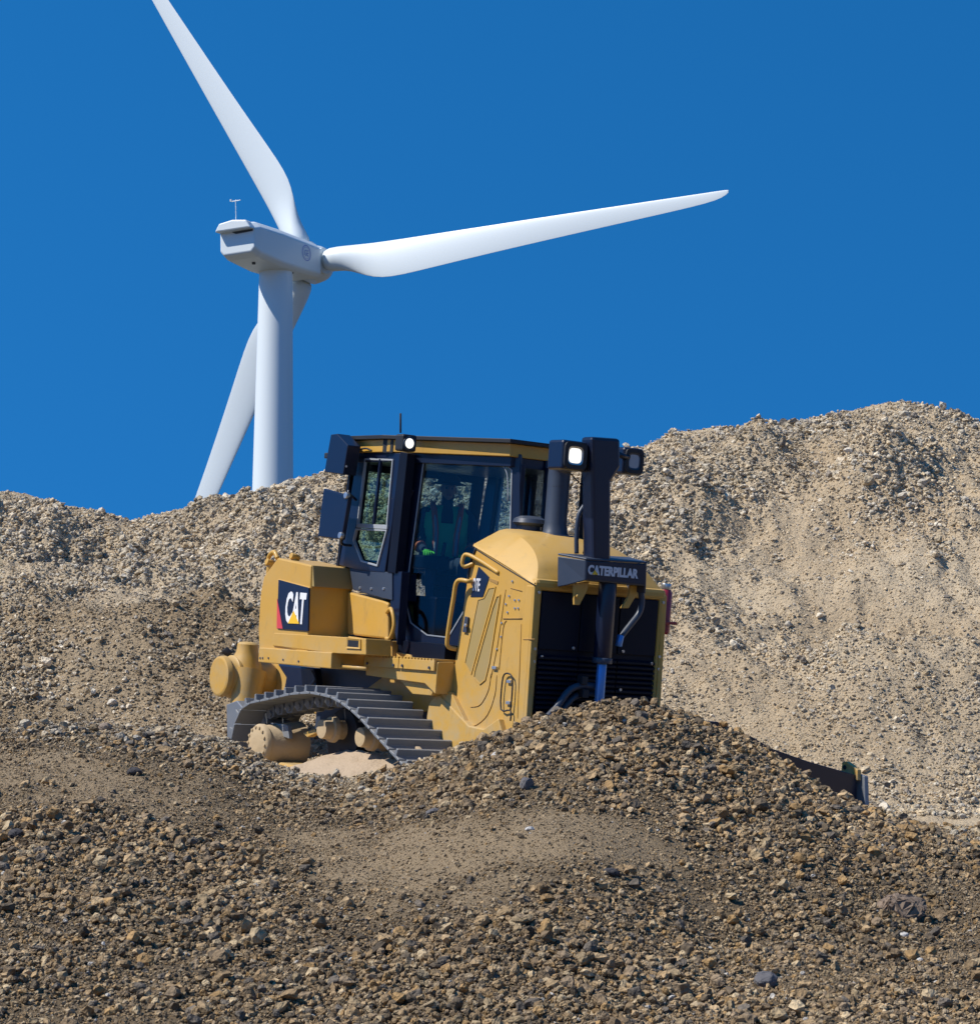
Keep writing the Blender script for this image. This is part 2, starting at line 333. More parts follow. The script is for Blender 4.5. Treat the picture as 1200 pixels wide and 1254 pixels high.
def soil_material():
    m = bpy.data.materials.new('soil'); m.use_nodes = True; t = m.node_tree; N = t.nodes; b = N['Principled BSDF']; b.inputs['Roughness'].default_value = .95
    b.inputs['Specular IOR Level'].default_value = .2
    tc = N.new('ShaderNodeTexCoord'); sx = N.new('ShaderNodeSeparateXYZ'); t.links.new(tc.outputs['Object'], sx.inputs[0])
    def noise(sc, det=6, ro=.6):
        n = N.new('ShaderNodeTexNoise'); n.inputs['Scale'].default_value = sc; n.inputs['Detail'].default_value = det; n.inputs['Roughness'].default_value = ro; t.links.new(tc.outputs['Object'], n.inputs['Vector']); return n
    def mix(a, b_, f):
        x = N.new('ShaderNodeMix'); x.data_type = 'RGBA'
        for k, v in (('A', a), ('B', b_)):
            if isinstance(v, tuple): x.inputs[k].default_value = (*v, 1)
            else: t.links.new(v, x.inputs[k])
        if isinstance(f, float): x.inputs['Factor'].default_value = f
        else: t.links.new(f, x.inputs['Factor'])
        return x.outputs['Result']
    def rng_(v, a, b_, c=0., d=1.):
        r = N.new('ShaderNodeMapRange'); t.links.new(v, r.inputs[0])
        for i, k in enumerate((a, b_, c, d)): r.inputs[i + 1].default_value = k
        return r.outputs[0]
    n1 = noise(.5, 5); n2 = noise(14, 8, .7); n3 = noise(90, 4, .7)
    yy = N.new('ShaderNodeMath'); yy.operation = 'MULTIPLY_ADD'; yy.inputs[1].default_value = 2.5; t.links.new(n1.outputs[0], yy.inputs[0]); t.links.new(sx.outputs['Y'], yy.inputs[2])
    xs = N.new('ShaderNodeMapRange'); t.links.new(sx.outputs['X'], xs.inputs[0]); xs.inputs[1].default_value = -5; xs.inputs[2].default_value = -.5; xs.inputs[3].default_value = .6; xs.inputs[4].default_value = 0
    ya = N.new('ShaderNodeMath'); t.links.new(yy.outputs[0], ya.inputs[0]); t.links.new(xs.outputs[0], ya.inputs[1])
    pale = mix((.50, .38, .24), (.59, .47, .315), rng_(n1.outputs[0], .35, .65))
    sa = N.new('ShaderNodeAttribute'); sa.attribute_name = 'stony'
    brown = mix((.34, .25, .15), (.165, .12, .072), rng_(sa.outputs['Fac'], .15, .6))
    c = mix(brown, pale, rng_(ya.outputs[0], 20.3, 22.8))
    ba = N.new('ShaderNodeAttribute'); ba.attribute_name = 'bank'
    c = mix(c, mix((.36, .26, .15), (.28, .20, .115), rng_(n2.outputs[0], .35, .65)), ba.outputs['Fac'])
    c = mix(c, (.085, .075, .055), rng_(sx.outputs['Y'], 41, 50))  # unseen ground past the crest, darkened to cut bounced light
    c = mix(c, (.10, .08, .06), rng_(n2.outputs[0], .62, .8, 0, .55))
    c = mix(c, (.40, .33, .25), rng_(n3.outputs[0], .6, .75, 0, .35))
    t.links.new(c, b.inputs['Base Color'])
    bp = N.new('ShaderNodeBump'); bp.inputs['Strength'].default_value = 1; bp.inputs['Distance'].default_value = .05; t.links.new(n2.outputs[0], bp.inputs['Height'])
    bp2 = N.new('ShaderNodeBump'); bp2.inputs['Strength'].default_value = .9; bp2.inputs['Distance'].default_value = .012; t.links.new(n3.outputs[0], bp2.inputs['Height']); t.links.new(bp.outputs[0], bp2.inputs['Normal'])
    vo = N.new('ShaderNodeTexVoronoi'); vo.inputs['Scale'].default_value = 26; t.links.new(tc.outputs['Object'], vo.inputs['Vector'])
    bp3 = N.new('ShaderNodeBump'); bp3.invert = True; bp3.inputs['Strength'].default_value = .6; bp3.inputs['Distance'].default_value = .02; t.links.new(vo.outputs['Distance'], bp3.inputs['Height']); t.links.new(bp2.outputs[0], bp3.inputs['Normal'])
    t.links.new(bp3.outputs[0], b.inputs['Normal'])
    return m
SOIL = soil_material()
hill = link('gravel_hill', terrain_mesh(), SOIL); tag(hill, kind='structure')
bm = bmesh.new()
for a in range(64): bm.verts.new((2500 * math.cos(2 * math.pi * a / 64), 2500 * math.sin(2 * math.pi * a / 64), -.32))
bm.faces.new(bm.verts); gr = link('ground', bm_mesh(bm, 'ground'), mat('dark_far_ground', (.085, .075, .055), .95, dust=.5, dustcol=(.14, .115, .08))); tag(gr, kind='structure')  # unseen plain, coloured dark to cut light bounced onto the turbine

# ------------------------------------------------------------------ stones
def stone_material():
    m = bpy.data.materials.new('stone'); m.use_nodes = True; t = m.node_tree; N = t.nodes; b = N['Principled BSDF']; b.inputs['Roughness'].default_value = .85
    b.inputs['Specular IOR Level'].default_value = .3
    a = N.new('ShaderNodeAttribute'); a.attribute_type = 'INSTANCER'; a.attribute_name = 'tint'
    tc = N.new('ShaderNodeTexCoord'); n = N.new('ShaderNodeTexNoise'); n.inputs['Scale'].default_value = 2.5; n.inputs['Detail'].default_value = 5; t.links.new(tc.outputs['Object'], n.inputs['Vector'])
    r = N.new('ShaderNodeMapRange'); r.inputs[1].default_value = .3; r.inputs[2].default_value = .7; r.inputs[3].default_value = .7; r.inputs[4].default_value = 1.25; t.links.new(n.outputs[0], r.inputs[0])
    mu = N.new('ShaderNodeVectorMath'); mu.operation = 'SCALE'; t.links.new(a.outputs['Vector'], mu.inputs[0]); t.links.new(r.outputs[0], mu.inputs['Scale'])
    t.links.new(mu.outputs[0], b.inputs['Base Color'])
    bp = N.new('ShaderNodeBump'); bp.inputs['Strength'].default_value = .5; bp.inputs['Distance'].default_value = .15; t.links.new(n.outputs[0], bp.inputs['Height']); t.links.new(bp.outputs[0], b.inputs['Normal'])
    return m
STONE = stone_material()
def rock_bm(seed, n=18, flat=.72, keep=.25):
    r = random.Random(seed); bm = bmesh.new()
    sc = (1, r.uniform(.7, .95), r.uniform(flat - .15, flat + .12))
    for _ in range(n):
        v = Vector((r.gauss(0, 1), r.gauss(0, 1), r.gauss(0, 1))).normalized() * r.uniform(.42, .52)
        bm.verts.new((v.x * sc[0], v.y * sc[1], v.z * sc[2]))
    h = bmesh.ops.convex_hull(bm, input=bm.verts)
    bmesh.ops.delete(bm, geom=[g for g in h['geom_interior'] if isinstance(g, bmesh.types.BMVert)], context='VERTS')
    return bm
protos = bpy.data.collections.new('stone_shapes')
for k in range(10):
    me = bm_mesh(rock_bm(100 + k, n=16 + k), 'stone'); me.materials.append(STONE)
    o = bpy.data.objects.new('stone', me); protos.objects.link(o)
FG = np.array([(.34, .25, .17), (.26, .19, .13), (.18, .135, .10), (.22, .17, .135), (.13, .115, .115), (.30, .20, .11), (.42, .34, .26), (.10, .08, .066), (.28, .22, .16), (.23, .165, .11), (.36, .27, .19)]) * np.array([1.12, 1.04, .80])
HP = np.array([(.61, .505, .36), (.56, .45, .30), (.46, .375, .255), (.65, .56, .42), (.50, .44, .35), (.25, .21, .165), (.57, .45, .29)])
CB = np.array([(.32, .235, .14), (.22, .16, .095), (.38, .285, .175)]); BK = np.array([(.40, .30, .18), (.33, .24, .14), (.27, .20, .12), (.46, .36, .23), (.20, .16, .11)]); CP = np.array([(.54, .41, .25), (.61, .48, .315), (.47, .355, .215)])
def gravel(name, n, y0, y1, umax, smed, ssig, smin, smax_, pal, seed, expo=1.0, sink=.15, label=None, pal2=None):
    g = np.random.default_rng(seed)
    y = np.sqrt(g.uniform(y0 * y0, y1 * y1, n)); u = g.uniform(-umax, umax, n); x = u * y
    s = stony(x, y); clump = sstep(.25, .75, vnoise(x * 3.1, y * 3.1, 5) * .6 + vnoise(x * 8, y * 8, 6) * .4)
    p = np.clip(np.where(y > 24, .13, .06) + .94 * s ** 1.3, 0, 1) * (.35 + .65 * np.maximum(clump, sstep(.6, .95, s)))
    size = np.clip(np.exp(g.normal(math.log(smed), ssig, n)), smin, smax_) * (.72 + .4 * s)
    keep = g.uniform(0, 1, n) < p ** expo; x = x[keep]; y = y[keep]; size = size[keep]; m = len(x)
    z = terrain(x, y) + size * g.uniform(-sink, .25 + .35 * np.clip(stony(x, y), 0, 1), m)
    # keep stones out of the machine's tracks and body
    d = np.stack([x - DOZ_O[0], y - DOZ_O[1]], -1); lx = d[:, 0] * .574 - d[:, 1] * .819; ly = d[:, 0] * .819 + d[:, 1] * .574
    ok = ~((lx > -2.3) & (lx < 2.6) & (np.abs(ly) < 1.75) & (y > RY(x) + .5)); x, y, z, size = x[ok], y[ok], z[ok], size[ok]; m = len(x)
    me = bpy.data.meshes.new(name); me.vertices.add(m); me.vertices.foreach_set('co', np.stack([x, y, z], -1).ravel().astype(np.float32))
    def attr(nm, typ, dat, key):
        a = me.attributes.new(nm, typ, 'POINT'); a.data.foreach_set(key, dat.ravel())
    attr('rot', 'FLOAT_VECTOR', np.stack([g.uniform(-.6, .6, m), g.uniform(-.6, .6, m), g.uniform(0, 6.28, m)], -1).astype(np.float32), 'vector')
    attr('scl', 'FLOAT_VECTOR', (size[:, None] * g.uniform(.75, 1.3, (m, 3))).astype(np.float32), 'vector')
    attr('pick', 'INT', g.integers(0, 10, m).astype(np.int32), 'value')
    c = pal[g.integers(0, len(pal), m)] * g.uniform(.75, 1.25, (m, 1)) * (.85 + .3 * vnoise(x * .7, y * .7, 9))[:, None]
    if pal2 is not None:      # the two kinds of gravel mingle where the near heap meets the foot of the hill
        c2 = pal2[g.integers(0, len(pal2), m)] * g.uniform(.75, 1.2, (m, 1)); near_ = y < 24
        pr = np.where(near_, .8 * sstep(18.3, 20.2, y - .5 * vnoise(x, y, 12)) * sstep(0, -1.2, x) + .4 * sstep(20.2, 22.5, y) * sstep(2.5, 3.6, x), .9 * bank(x, y))
        k2 = g.uniform(0, 1, m) < pr; c[k2] = c2[k2]
    w = (g.uniform(0, 1, m) < .008) & (size < .055); c[w] = np.array([.52, .48, .42]) * g.uniform(.8, 1.1, (w.sum(), 1))
    attr('tint', 'FLOAT_VECTOR', c.astype(np.float32), 'vector')
    o = link(name, me); tag(o, label, 'gravel', kind='stuff')
    ng = bpy.data.node_groups.new(name, 'GeometryNodeTree'); ng.interface.new_socket('Geometry', in_out='INPUT', socket_type='NodeSocketGeometry'); ng.interface.new_socket('Geometry', in_out='OUTPUT', socket_type='NodeSocketGeometry')
    gi = ng.nodes.new('NodeGroupInput'); go = ng.nodes.new('NodeGroupOutput'); ip = ng.nodes.new('GeometryNodeInstanceOnPoints'); ci = ng.nodes.new('GeometryNodeCollectionInfo')
    ci.inputs[0].default_value = protos; ci.inputs[1].default_value = True; ci.inputs[2].default_value = True
    def na(nm, typ):
        a = ng.nodes.new('GeometryNodeInputNamedAttribute'); a.data_type = typ; a.inputs[0].default_value = nm; return a.outputs[0]
    ng.links.new(gi.outputs[0], ip.inputs['Points']); ng.links.new(ci.outputs[0], ip.inputs['Instance']); ip.inputs['Pick Instance'].default_value = True
    ng.links.new(na('pick', 'INT'), ip.inputs['Instance Index'])
    er = ng.nodes.new('FunctionNodeEulerToRotation'); ng.links.new(na('rot', 'FLOAT_VECTOR'), er.inputs[0]); ng.links.new(er.outputs[0], ip.inputs['Rotation'])
    ng.links.new(na('scl', 'FLOAT_VECTOR'), ip.inputs['Scale']); ng.links.new(ip.outputs[0], go.inputs[0])
    md = o.modifiers.new('scatter', 'NODES'); md.node_group = ng
    print(name, m); return o
gravel('gravel', 215000, 11.5, 23.5, .32, .029, .50, .014, .115, FG, 1, label='dark brown crushed gravel covering the near spoil heap', pal2=HP * .78)
gravel('gravel', 330000, 11.5, 23.5, .32, .0145, .35, .008, .035, FG, 2, expo=.3, label='fine brown grit filling the gaps on the near slope', pal2=HP * .78)
gravel('clods', 165000, 11.5, 23.5, .32, .017, .5, .008, .06, CB, 5, expo=.0, label='crumbly brown clods of soil on the bare patches of the near slope', pal2=CP)
gravel('gravel', 180000, 24.5, 37.6, .30, .052, .40, .026, .17, HP, 3, label='pale tan rubble scattered over the hill behind the bulldozer', pal2=BK)
gravel('gravel', 240000, 24.5, 37.6, .30, .029, .38, .015, .07, HP, 4, expo=.28, label='small pale pebbles strewn over the sandy hill', pal2=BK)
gravel('clods', 155000, 24.5, 37.6, .30, .026, .5, .014, .09, CP, 6, expo=.0, label='crumbly sandy clods on the bare chutes of the hill', pal2=BK)

# ------------------------------------------------------------------ single rocks
def solid_stone(name, c1, c2):
    m = mat(name, c1, .85, dust=.9, dustcol=c2, bump=.9, bscale=9); return m
def rock(px, py, y, w, hfac, label, m, seed, rot=0, lift=.25):
    x = (px - 600) / FPX * y
    bm = rock_bm(seed, n=34, flat=hfac); bmesh.ops.bevel(bm, geom=bm.edges[:] , offset=.03, segments=1, affect='EDGES', profile=.6)
    bmesh.ops.triangulate(bm, faces=bm.faces); bmesh.ops.subdivide_edges(bm, edges=bm.edges[:], cuts=1)
    bmesh.ops.subdivide_edges(bm, edges=bm.edges[:], cuts=1)
    if w > .3: bmesh.ops.subdivide_edges(bm, edges=bm.edges[:], cuts=1)
    Q = np.array([v.co for v in bm.verts]) * 6; dd = (.15 if w > .3 else .08) * (np.abs(fbm(Q[:, 0] + Q[:, 2], Q[:, 1] - Q[:, 2] * .7, 5, seed, .6)) - .15)
    for v, k_ in zip(bm.verts, dd): v.co += v.co.normalized() * float(k_)
    bmesh.ops.scale(bm, verts=bm.verts, vec=(w, w, w)); bmesh.ops.rotate(bm, verts=bm.verts, matrix=Matrix.Rotation(rot, 3, 'Y'))
    o = link('rock', bm_mesh(bm, 'rock'), m); o.location = (x, y, float(terrain(np.array([x]), np.array([y]))[0]) + w * hfac * (lift if w < .2 else .08))
    return tag(o, label, 'rock')

# ------------------------------------------------------------------ bulldozer frame of reference (x forward, y operator's left, z up)
yaw = R(35); pit = R(7.6)
Fv = np.array([math.sin(yaw) * math.cos(pit), -math.cos(yaw) * math.cos(pit), -math.sin(pit)]); Lv = np.array([math.cos(yaw), math.sin(yaw), 0]); Uv = np.cross(Fv, Lv)
M3 = np.array([Fv, Lv, Uv]).T
MW = Matrix(((*M3[0], DOZ_O[0]), (*M3[1], DOZ_O[1]), (*M3[2], DOZ_O[2]), (0, 0, 0, 1)))
def ray(px, py):
    d = np.array([(px - 600) / FPX, 1, -(py - 627) / FPX]); c, s = math.cos(PITCH), math.sin(PITCH)
    return M3.T @ np.array([d[0], c * d[1] - s * d[2], s * d[1] + c * d[2]])
CL = M3.T @ (np.array(CAM) - DOZ_O)
def on(px, py, p0, n):
    r = ray(px, py); n = np.array(n, float); return CL + r * (((np.array(p0, float) - CL) @ n) / (r @ n))
def S(y, *pts): return [on(a, b, (0, y, 0), (0, 1, 0)) for a, b in pts]      # points of the photograph measured on the machine plane y = const
def Fr(x, *pts): return [on(a, b, (x, 0, 0), (1, 0, 0)) for a, b in pts]     # ... on the machine plane x = const
DN = np.array([.6, -1.22, 0]) / math.hypot(.6, 1.22); DB = np.array([-.35, -.85, 0])
def D(off, *pts): return [on(a, b, DB + DN * off, DN) for a, b in pts]       # ... on the slanted door plane
IN = (0, 1, 0)

doz = empty('bulldozer'); doz.matrix_world = MW
tag(doz, 'yellow crawler bulldozer with black cab and elevated tracks, working behind the gravel heap', 'bulldozer')
P = doz
def mirror(o, name=None):
    me = o.data.copy()
    for v in me.vertices: v.co.y = -v.co.y
    me.flip_normals(); c = bpy.data.objects.new(name or o.name.split('.')[0], me); col.objects.link(c); c.parent = o.parent
    for md in o.modifiers:
        if md.type == 'BEVEL':
            b = c.modifiers.new('bevel', 'BEVEL'); b.width = md.width; b.segments = md.segments; b.limit_method = 'ANGLE'; b.angle_limit = md.angle_limit
    return c
def bolts(name, pts, n, r, h, m, parent):
    for p in pts:
        p = V3(p); cyl('bolt', p - V3(n) * .01, p + V3(n) * h, r, m, parent, n=8, bevel=0)

# ---- chassis core
box('chassis', (-1.9, -.62, .35), (2.15, .62, 1.22), GREYP, P, .02)
slab('belly_panel', S(-.66, (470, 828), (548, 838), (546, 868), (520, 872), (440, 850)), (0, 1.32, 0), YEL, P)

# ---- fuel tank box with CAT panel (operator's right rear)
tank = slab('fuel_tank', S(-1.30, (317, 797), (316, 770), (319, 725), (323, 706), (340, 683), (381, 692), (377, 800)), (0, .52, 0), YEL, P, .018)
tl = mirror(tank)
# inner part of the tank, ending in the shaded forward face; sloping top painted as less lit
xt = float(S(-1.30, (381, 692))[0][0])
slab('tank_top_chamfer', [(xt + .003, -1.28, 2.15), (xt + .003, -.80, 2.15), (xt + .06, -.80, 1.93), (xt + .06, -1.28, 1.93)], (-.3, 0, 0), YELO, P, .004)
# lower step of the tank
tank2 = slab('tank_skirt', S(-1.335, (317, 793), (406, 799), (405, 819), (316, 811)), (0, .5, 0), YEL, P, .01)
mirror(tank2)
bolts('bolt', S(-1.335, (319, 806), (322, 806), (329, 806), (347, 808), (366, 810)), (0, -1, 0), .011, .008, GREYP, P)
# door panel of the tank with seam and the printed panel
pan = slab('tank_door', S(-1.312, (334, 790), (340, 709), (379, 719), (376, 799)), (0, .05, 0), YEL, P, .008)
slab('tank_door_lower', S(-1.318, (334, 791), (335, 775), (448, 782), (448, 802), (406, 800), (374, 796)), (0, .3, 0), YEL, P, .008)
sign = slab('logo_panel', S(-1.326, (341, 710), (378, 720), (377, 773), (339, 770)), (0, .02, 0), NAVY, P, .002)
slab('red_corner', S(-1.3285, (339.3, 733), (346, 770), (338.8, 769.5)), (0, .006, 0), REDP, sign, 0)
c0 = S(-1.327, (348.5, 763))[0]; c1 = S(-1.327, (373, 764))[0]; c2 = S(-1.327, (351, 724))[0]
tw = c1[0] - c0[0]; th = c2[2] - c0[2]
text('lettering', 'CAT', c0, (1, 0, 0), (0, 0, 1), tw, th, WHITE, sign, .004, .035)
slab('triangle', S(-1.333, (352.5, 763.5), (366, 764), (359.5, 748)), (0, .004, 0), TRIY, sign, 0)
# fittings at the top rear
for a in ((331, 688), (361, 681)):
    q = S(-1.2, a)[0]; cyl('filler_cap', q + np.array([0, .05, -.02]), q + np.array([0, -.05, -.0]), .036, YEL, P, n=16)
    cyl('filler_neck', q + np.array([.0, .0, -.16]), q + np.array([0, 0, .02]), .035, YEL, P, n=12)
tube('lifting_lug', [S(-1.2, (327, 693))[0], S(-1.2, (330, 681))[0], S(-1.2, (336, 676))[0], S(-1.2, (340, 684))[0]], .025, YEL, P)

# ---- tool box beside the cab
tb = slab('tool_box', S(-.86, (425, 777), (425, 724.5), (470, 736), (475, 738.5), (475, 783)), (0, .5, 0), YEL, P, .02); mirror(tb)
slab('tool_box_base', S(-.87, (448, 783), (480, 785), (480, 804), (448, 801)), (0, .4, 0), YEL, P, .008)
slab('recess_panel', S(-.90, (377, 779), (425, 779), (448, 783), (420, 800), (377, 799)), (0, .3, 0), YEL, P, .006)
tube('grab_handle', [S(-.86, (474, 750))[0], S(-.95, (479, 746))[0], S(-.96, (482.5, 764))[0], S(-.95, (478, 781))[0], S(-.86, (473, 782))[0]], .020, YEL, P, sub=8)
hb = S(-1.325, (426, 784), (439, 785), (438.5, 793), (425.5, 792)); slab('opening_black_fill', hb, (0, .06, 0), BLK, P, .002)  # black plate paints the dark inside of the hole
ring('opening_rim', S(-1.334, (424, 781), (441, 783), (441, 795), (423, 794)), hb, (0, .05, 0), YEL, P)

# ---- steps along the fender
st = slab('fender_step', S(-1.0, (448, 807), (536, 812), (533, 850), (520, 837), (448, 827)), (0, .42, 0), YEL, P, .006); mirror(st)
ta = S(-1.0, (449, 804), (491, 806.5), (491.7, 806.5), (535, 809.5))
for a, b in ((ta[0], ta[1]), (ta[2], ta[3])):
    pl = slab('step_plate', [a, b, b + np.array([0, 0, -.1]), a + np.array([0, 0, -.1])], (0, -.028, 0), YEL, P, .004)
    n = 11
    for k in range(n):
        t = (k + .5) / n; q = a * (1 - t) + b * t; bxh = .5 * (b[0] - a[0]) / n * .55
        box('step_tooth', (q[0] - bxh, -1.026, q[2] - .002), (q[0] + bxh, -.75, q[2] + .018), YEL, pl, 0)
    for t in (.12, .88):
        q = a * (1 - t) + b * t + np.array([0, -.03, -.07]); cyl('bolt', q, q + np.array([0, -.012, 0]), .014, GREYP, pl, n=8, bevel=0)
ba = S(-1.2, (408, 815), (449, 819)); tube('step_bar', ba, .022, YEL, P, sub=2)
slab('fender_end', Fr(float(S(-1.0, (536, 812))[0][0]) + .0, (537, 811), (556, 811), (551, 846), (535, 843)), (-.05, 0, 0), YEL, P, .004)
slab('step_bracket', S(-.95, (487, 830), (536, 834), (528, 852), (505, 850)), (0, .3, 0), YEL, P, .006)
slab('floor_edge', S(-.82, (478, 797), (502, 802), (505, 808), (478, 806)), (0, .4, 0), YEL, P, .006)

# ---- hood (engine enclosure)
XF = 2.20; HW = .80
zs_f, zt_f, zs_r, zt_r = 2.10, 2.22, 2.44, 2.63
side = S(-HW, (583, 672), (655, 716), (643, 905), (545, 925), (523, 878), (530, 852), (545, 848), (552, 845), (575, 690))
hs_ = slab('hood_side', side, (0, .06, 0), YEL, P, .012); mirror(hs_)
xr = 1.15
bm = bmesh.new()
def hood_sec(x, zs, zt, yt, k=.05):
    pts = [(-HW, zs), (-HW + .01, zs + .02), (-yt - .02, zt - .012), (-yt + .06, zt + .01), (0, zt + .03), (yt - .06, zt + .01), (yt + .02, zt - .012), (HW - .01, zs + .02), (HW, zs)]
    return [bm.verts.new((x, a, b)) for a, b in pts]
KX = [(xr, zs_r, zt_r, .48), (1.55, 2.32, 2.575, .52), (1.85, 2.225, 2.46, .57), (2.05, 2.155, 2.33, .64), (2.16, 2.115, 2.20, .71), (XF + .01, 2.10, 2.13, .76)]
secs = []
for i in range(len(KX) - 1):
    p0, p1, p2, p3 = (np.array(KX[max(i - 1, 0)]), np.array(KX[i]), np.array(KX[i + 1]), np.array(KX[min(i + 2, len(KX) - 1)]))
    for k in range(5):
        t = k / 5; secs.append(hood_sec(*(.5 * (2 * p1 + (p2 - p0) * t + (2 * p0 - 5 * p1 + 4 * p2 - p3) * t * t + (3 * p1 - p0 - 3 * p2 + p3) * t ** 3))))
secs.append(hood_sec(*KX[-1]))
for A, B in zip(secs, secs[1:]):
    for i in range(len(A) - 1): bm.faces.new((A[i], A[i + 1], B[i + 1], B[i]))
bm.faces.new(secs[0]); bm.faces.new(secs[-1][::-1])
ht = link('hood_top', bm_mesh(bm, 'hood_top'), YEL, P, smooth=True); e_ = ht.modifiers.new('edge', 'EDGE_SPLIT'); e_.split_angle = R(26)
# dark seam under the hood top
tube('hood_seam', S(-HW - .001, (583.5, 673), (620, 696), (655, 717)), .006, BLK, P, n=6, sub=2)
tube('hood_seal', S(-.80, (583, 672), (580, 680), (576, 692), (573, 712)), .016, BLK, P, n=8)
# front corner strips
for s in (-1, 1):
    ys = sorted((s * HW, s * (HW - .095)))
    box('corner_post', (XF - .12, ys[0] - .004 * (s < 0), .65), (XF + .03, ys[1] + .004 * (s > 0), zs_f + .01), YEL, P, .03)
    for z in (2.03, 1.5, 1.38): cyl('bolt', (XF + .028, s * (HW - .05), z), (XF + .042, s * (HW - .05), z), .015, SILV, P, n=8, bevel=0)
box('front_brow', (XF - .2, -.79, 2.045), (XF + .035, .79, 2.16), YEL, P, .04)
# side details
sA = slab('vent_panel', S(-HW - .003, (592, 735), (598, 720.5), (604, 719), (598, 721), (605, 720), (570, 813), (575, 824)), (0, .01, 0), YELO, P, 0) if False else None
va = S(-HW - .002, (598, 722), (592, 735), (570, 812), (577, 824), (605, 724), (599, 721))
va = S(-HW - .002, (599, 721), (606, 720), (604.5, 727), (577, 824), (570, 812), (586, 735), (593, 733))
slab('vent_panel', va, (0, .01, 0), YELO, P, 0); ring('vent_rim', inset(va, -.012), va, (0, -.006, 0), YEL, P, 0)
vb = S(-HW - .002, (609, 731), (612, 730), (611, 738), (599, 812), (594, 832), (588, 837), (581, 829), (582, 822), (604, 745))
slab('vent_panel', vb, (0, .01, 0), YELO, P, 0); ring('vent_rim', inset(vb, -.012), vb, (0, -.008, 0), YEL, P, 0)
bd = slab('model_badge', S(-HW - .006, (586, 694), (599, 707), (591, 731), (576, 731)), (0, .01, 0), NAVY, P, 0)
b0, b1, b2 = S(-HW - .008, (578.5, 724), (587, 725), (580, 708))
text('lettering', 'D7E', b0, (1, 0, .0), (.06, 0, 1), b1[0] - b0[0], b2[2] - b0[2], GREYT, bd, .003, .02)
# engraved seams, latch bars, handles
BRN = mat('seam_brown', (.36, .20, .05), .7)
def seam(pts, r=.0035, m=BRN, y=-HW - .004, nm='seam', sub=4): return tube(nm, S(y, *pts), r, m, P, n=6, sub=sub)
BRN = mat('seam_brown', (.36, .20, .05), .7)
seam([(619, 722), (609, 790), (601, 830)], m=BRN); seam([(576, 866), (588, 863), (598, 845), (601, 825)], m=BRN)
seam([(608, 827), (606, 850), (597, 875), (583, 888), (572, 889)], m=BRN)
seam([(616, 757.5), (639, 757.5)], r=.006, m=BRN, sub=1); seam([(611, 820), (616, 770), (620, 760)], m=BRN); seam([(638, 764), (634, 880)], m=BRN, sub=1)
seam([(641, 783), (655, 783)], m=BRN, r=.006, sub=1); seam([(625, 720), (639, 724)], m=BRN, sub=1)
tube('grab_handle', S(-HW - .03, (625, 883), (625, 870), (613.5, 869), (615, 835), (619, 825), (627, 829), (627, 850), (625, 870)), .008, BLK, P, n=8, sub=3)
bolts('bolt', S(-HW, (624, 730), (622, 750), (620, 740), (631, 735), (636, 735), (631, 745), (635, 745), (628, 712), (615, 763), (614, 780), (609, 795)), (0, -1, 0), .010, .012, SILV, P)
for p in ((607, 818), (625, 835), (624, 861)):
    q = S(-HW, p)[0]; box('latch', (q[0] - .035, -HW - .025, q[2] - .015), (q[0] + .035, -HW, q[2] + .015), SILV, P, .004)
la = S(-HW - .004, (571, 755), (575, 756), (573, 775), (568, 774)); lt = slab('door_lock', la, (0, -.02, 0), GREYP, P, .004)
q = S(-HW - .03, (571, 766))[0]; cyl('key_barrel', q, q + np.array([0, -.02, 0]), .018, SILV, lt, n=10)
# brown corner stripe and slanted handle recess beside the badge
slab('dark_stripe', S(-HW - .005, (599, 708), (610, 712), (609, 716), (599, 711)), (0, .01, 0), BRN, P, 0)
# foot of the enclosure standing proud over the track
ft = slab('enclosure_foot', S(-.86, (522, 880), (525, 862), (531, 853), (538, 851), (574, 889), (592, 893), (610, 880), (622, 925), (540, 930)), (0, .3, 0), YEL, P, .012); mirror(ft)
slab('foot_ledge', S(-.85, (533, 844), (552, 848), (571, 887), (568, 884), (536, 852)), (0, .24, 0), YEL, P, .006)
# grab rails of the door opening
tube('grab_handle', [S(-.80, (577, 711))[0], S(-.86, (574, 712))[0], S(-.90, (560, 712))[0], S(-.90, (555, 735))[0], S(-.90, (548, 780))[0], S(-.88, (549, 792))[0], S(-.80, (559, 795))[0]], .022, YEL, P, sub=6)
tube('grab_handle', [S(-.80, (580, 690))[0], S(-.86, (569, 694))[0], S(-.88, (566, 688))[0], S(-.86, (571, 679))[0], S(-.82, (590, 688))[0], S(-.80, (611, 702))[0]], .020, YEL, P, sub=6)

# ---- radiator front
gx = XF + .004
box('grille_frame', (XF - .06, -.71, .65), (gx, .71, 2.06), GRILL, P, 0)
for y0, y1 in ((-.70, -.24), (-.225, .225), (.24, .70)): box('grille_panel', (gx, y0, 1.50), (gx + .02, y1, 2.04), GRILL, P, .006)
n = 16
for k in range(n):
    z = .72 + k * .047
    for y0, y1 in ((-.70, -.24), (-.225, .225), (.24, .70)):
        slab('louver_slat', [(gx, y0, z), (gx + .035, y0, z - .012), (gx + .035, y0, z + .006), (gx, y0, z + .028)], (0, y1 - y0, 0), GRILL, P, 0)
for y, z in ((-.3, 1.53), (-.3, 1.16), (.3, 1.53), (.3, 1.16), (.66, 1.43), (-.66, 1.43)): cyl('bolt', (gx + .015, y, z), (gx + .035, y, z), .015, SILV, P, n=8, bevel=0)
q0, q1 = Fr(XF + .04, (733, 833), (733, 885))
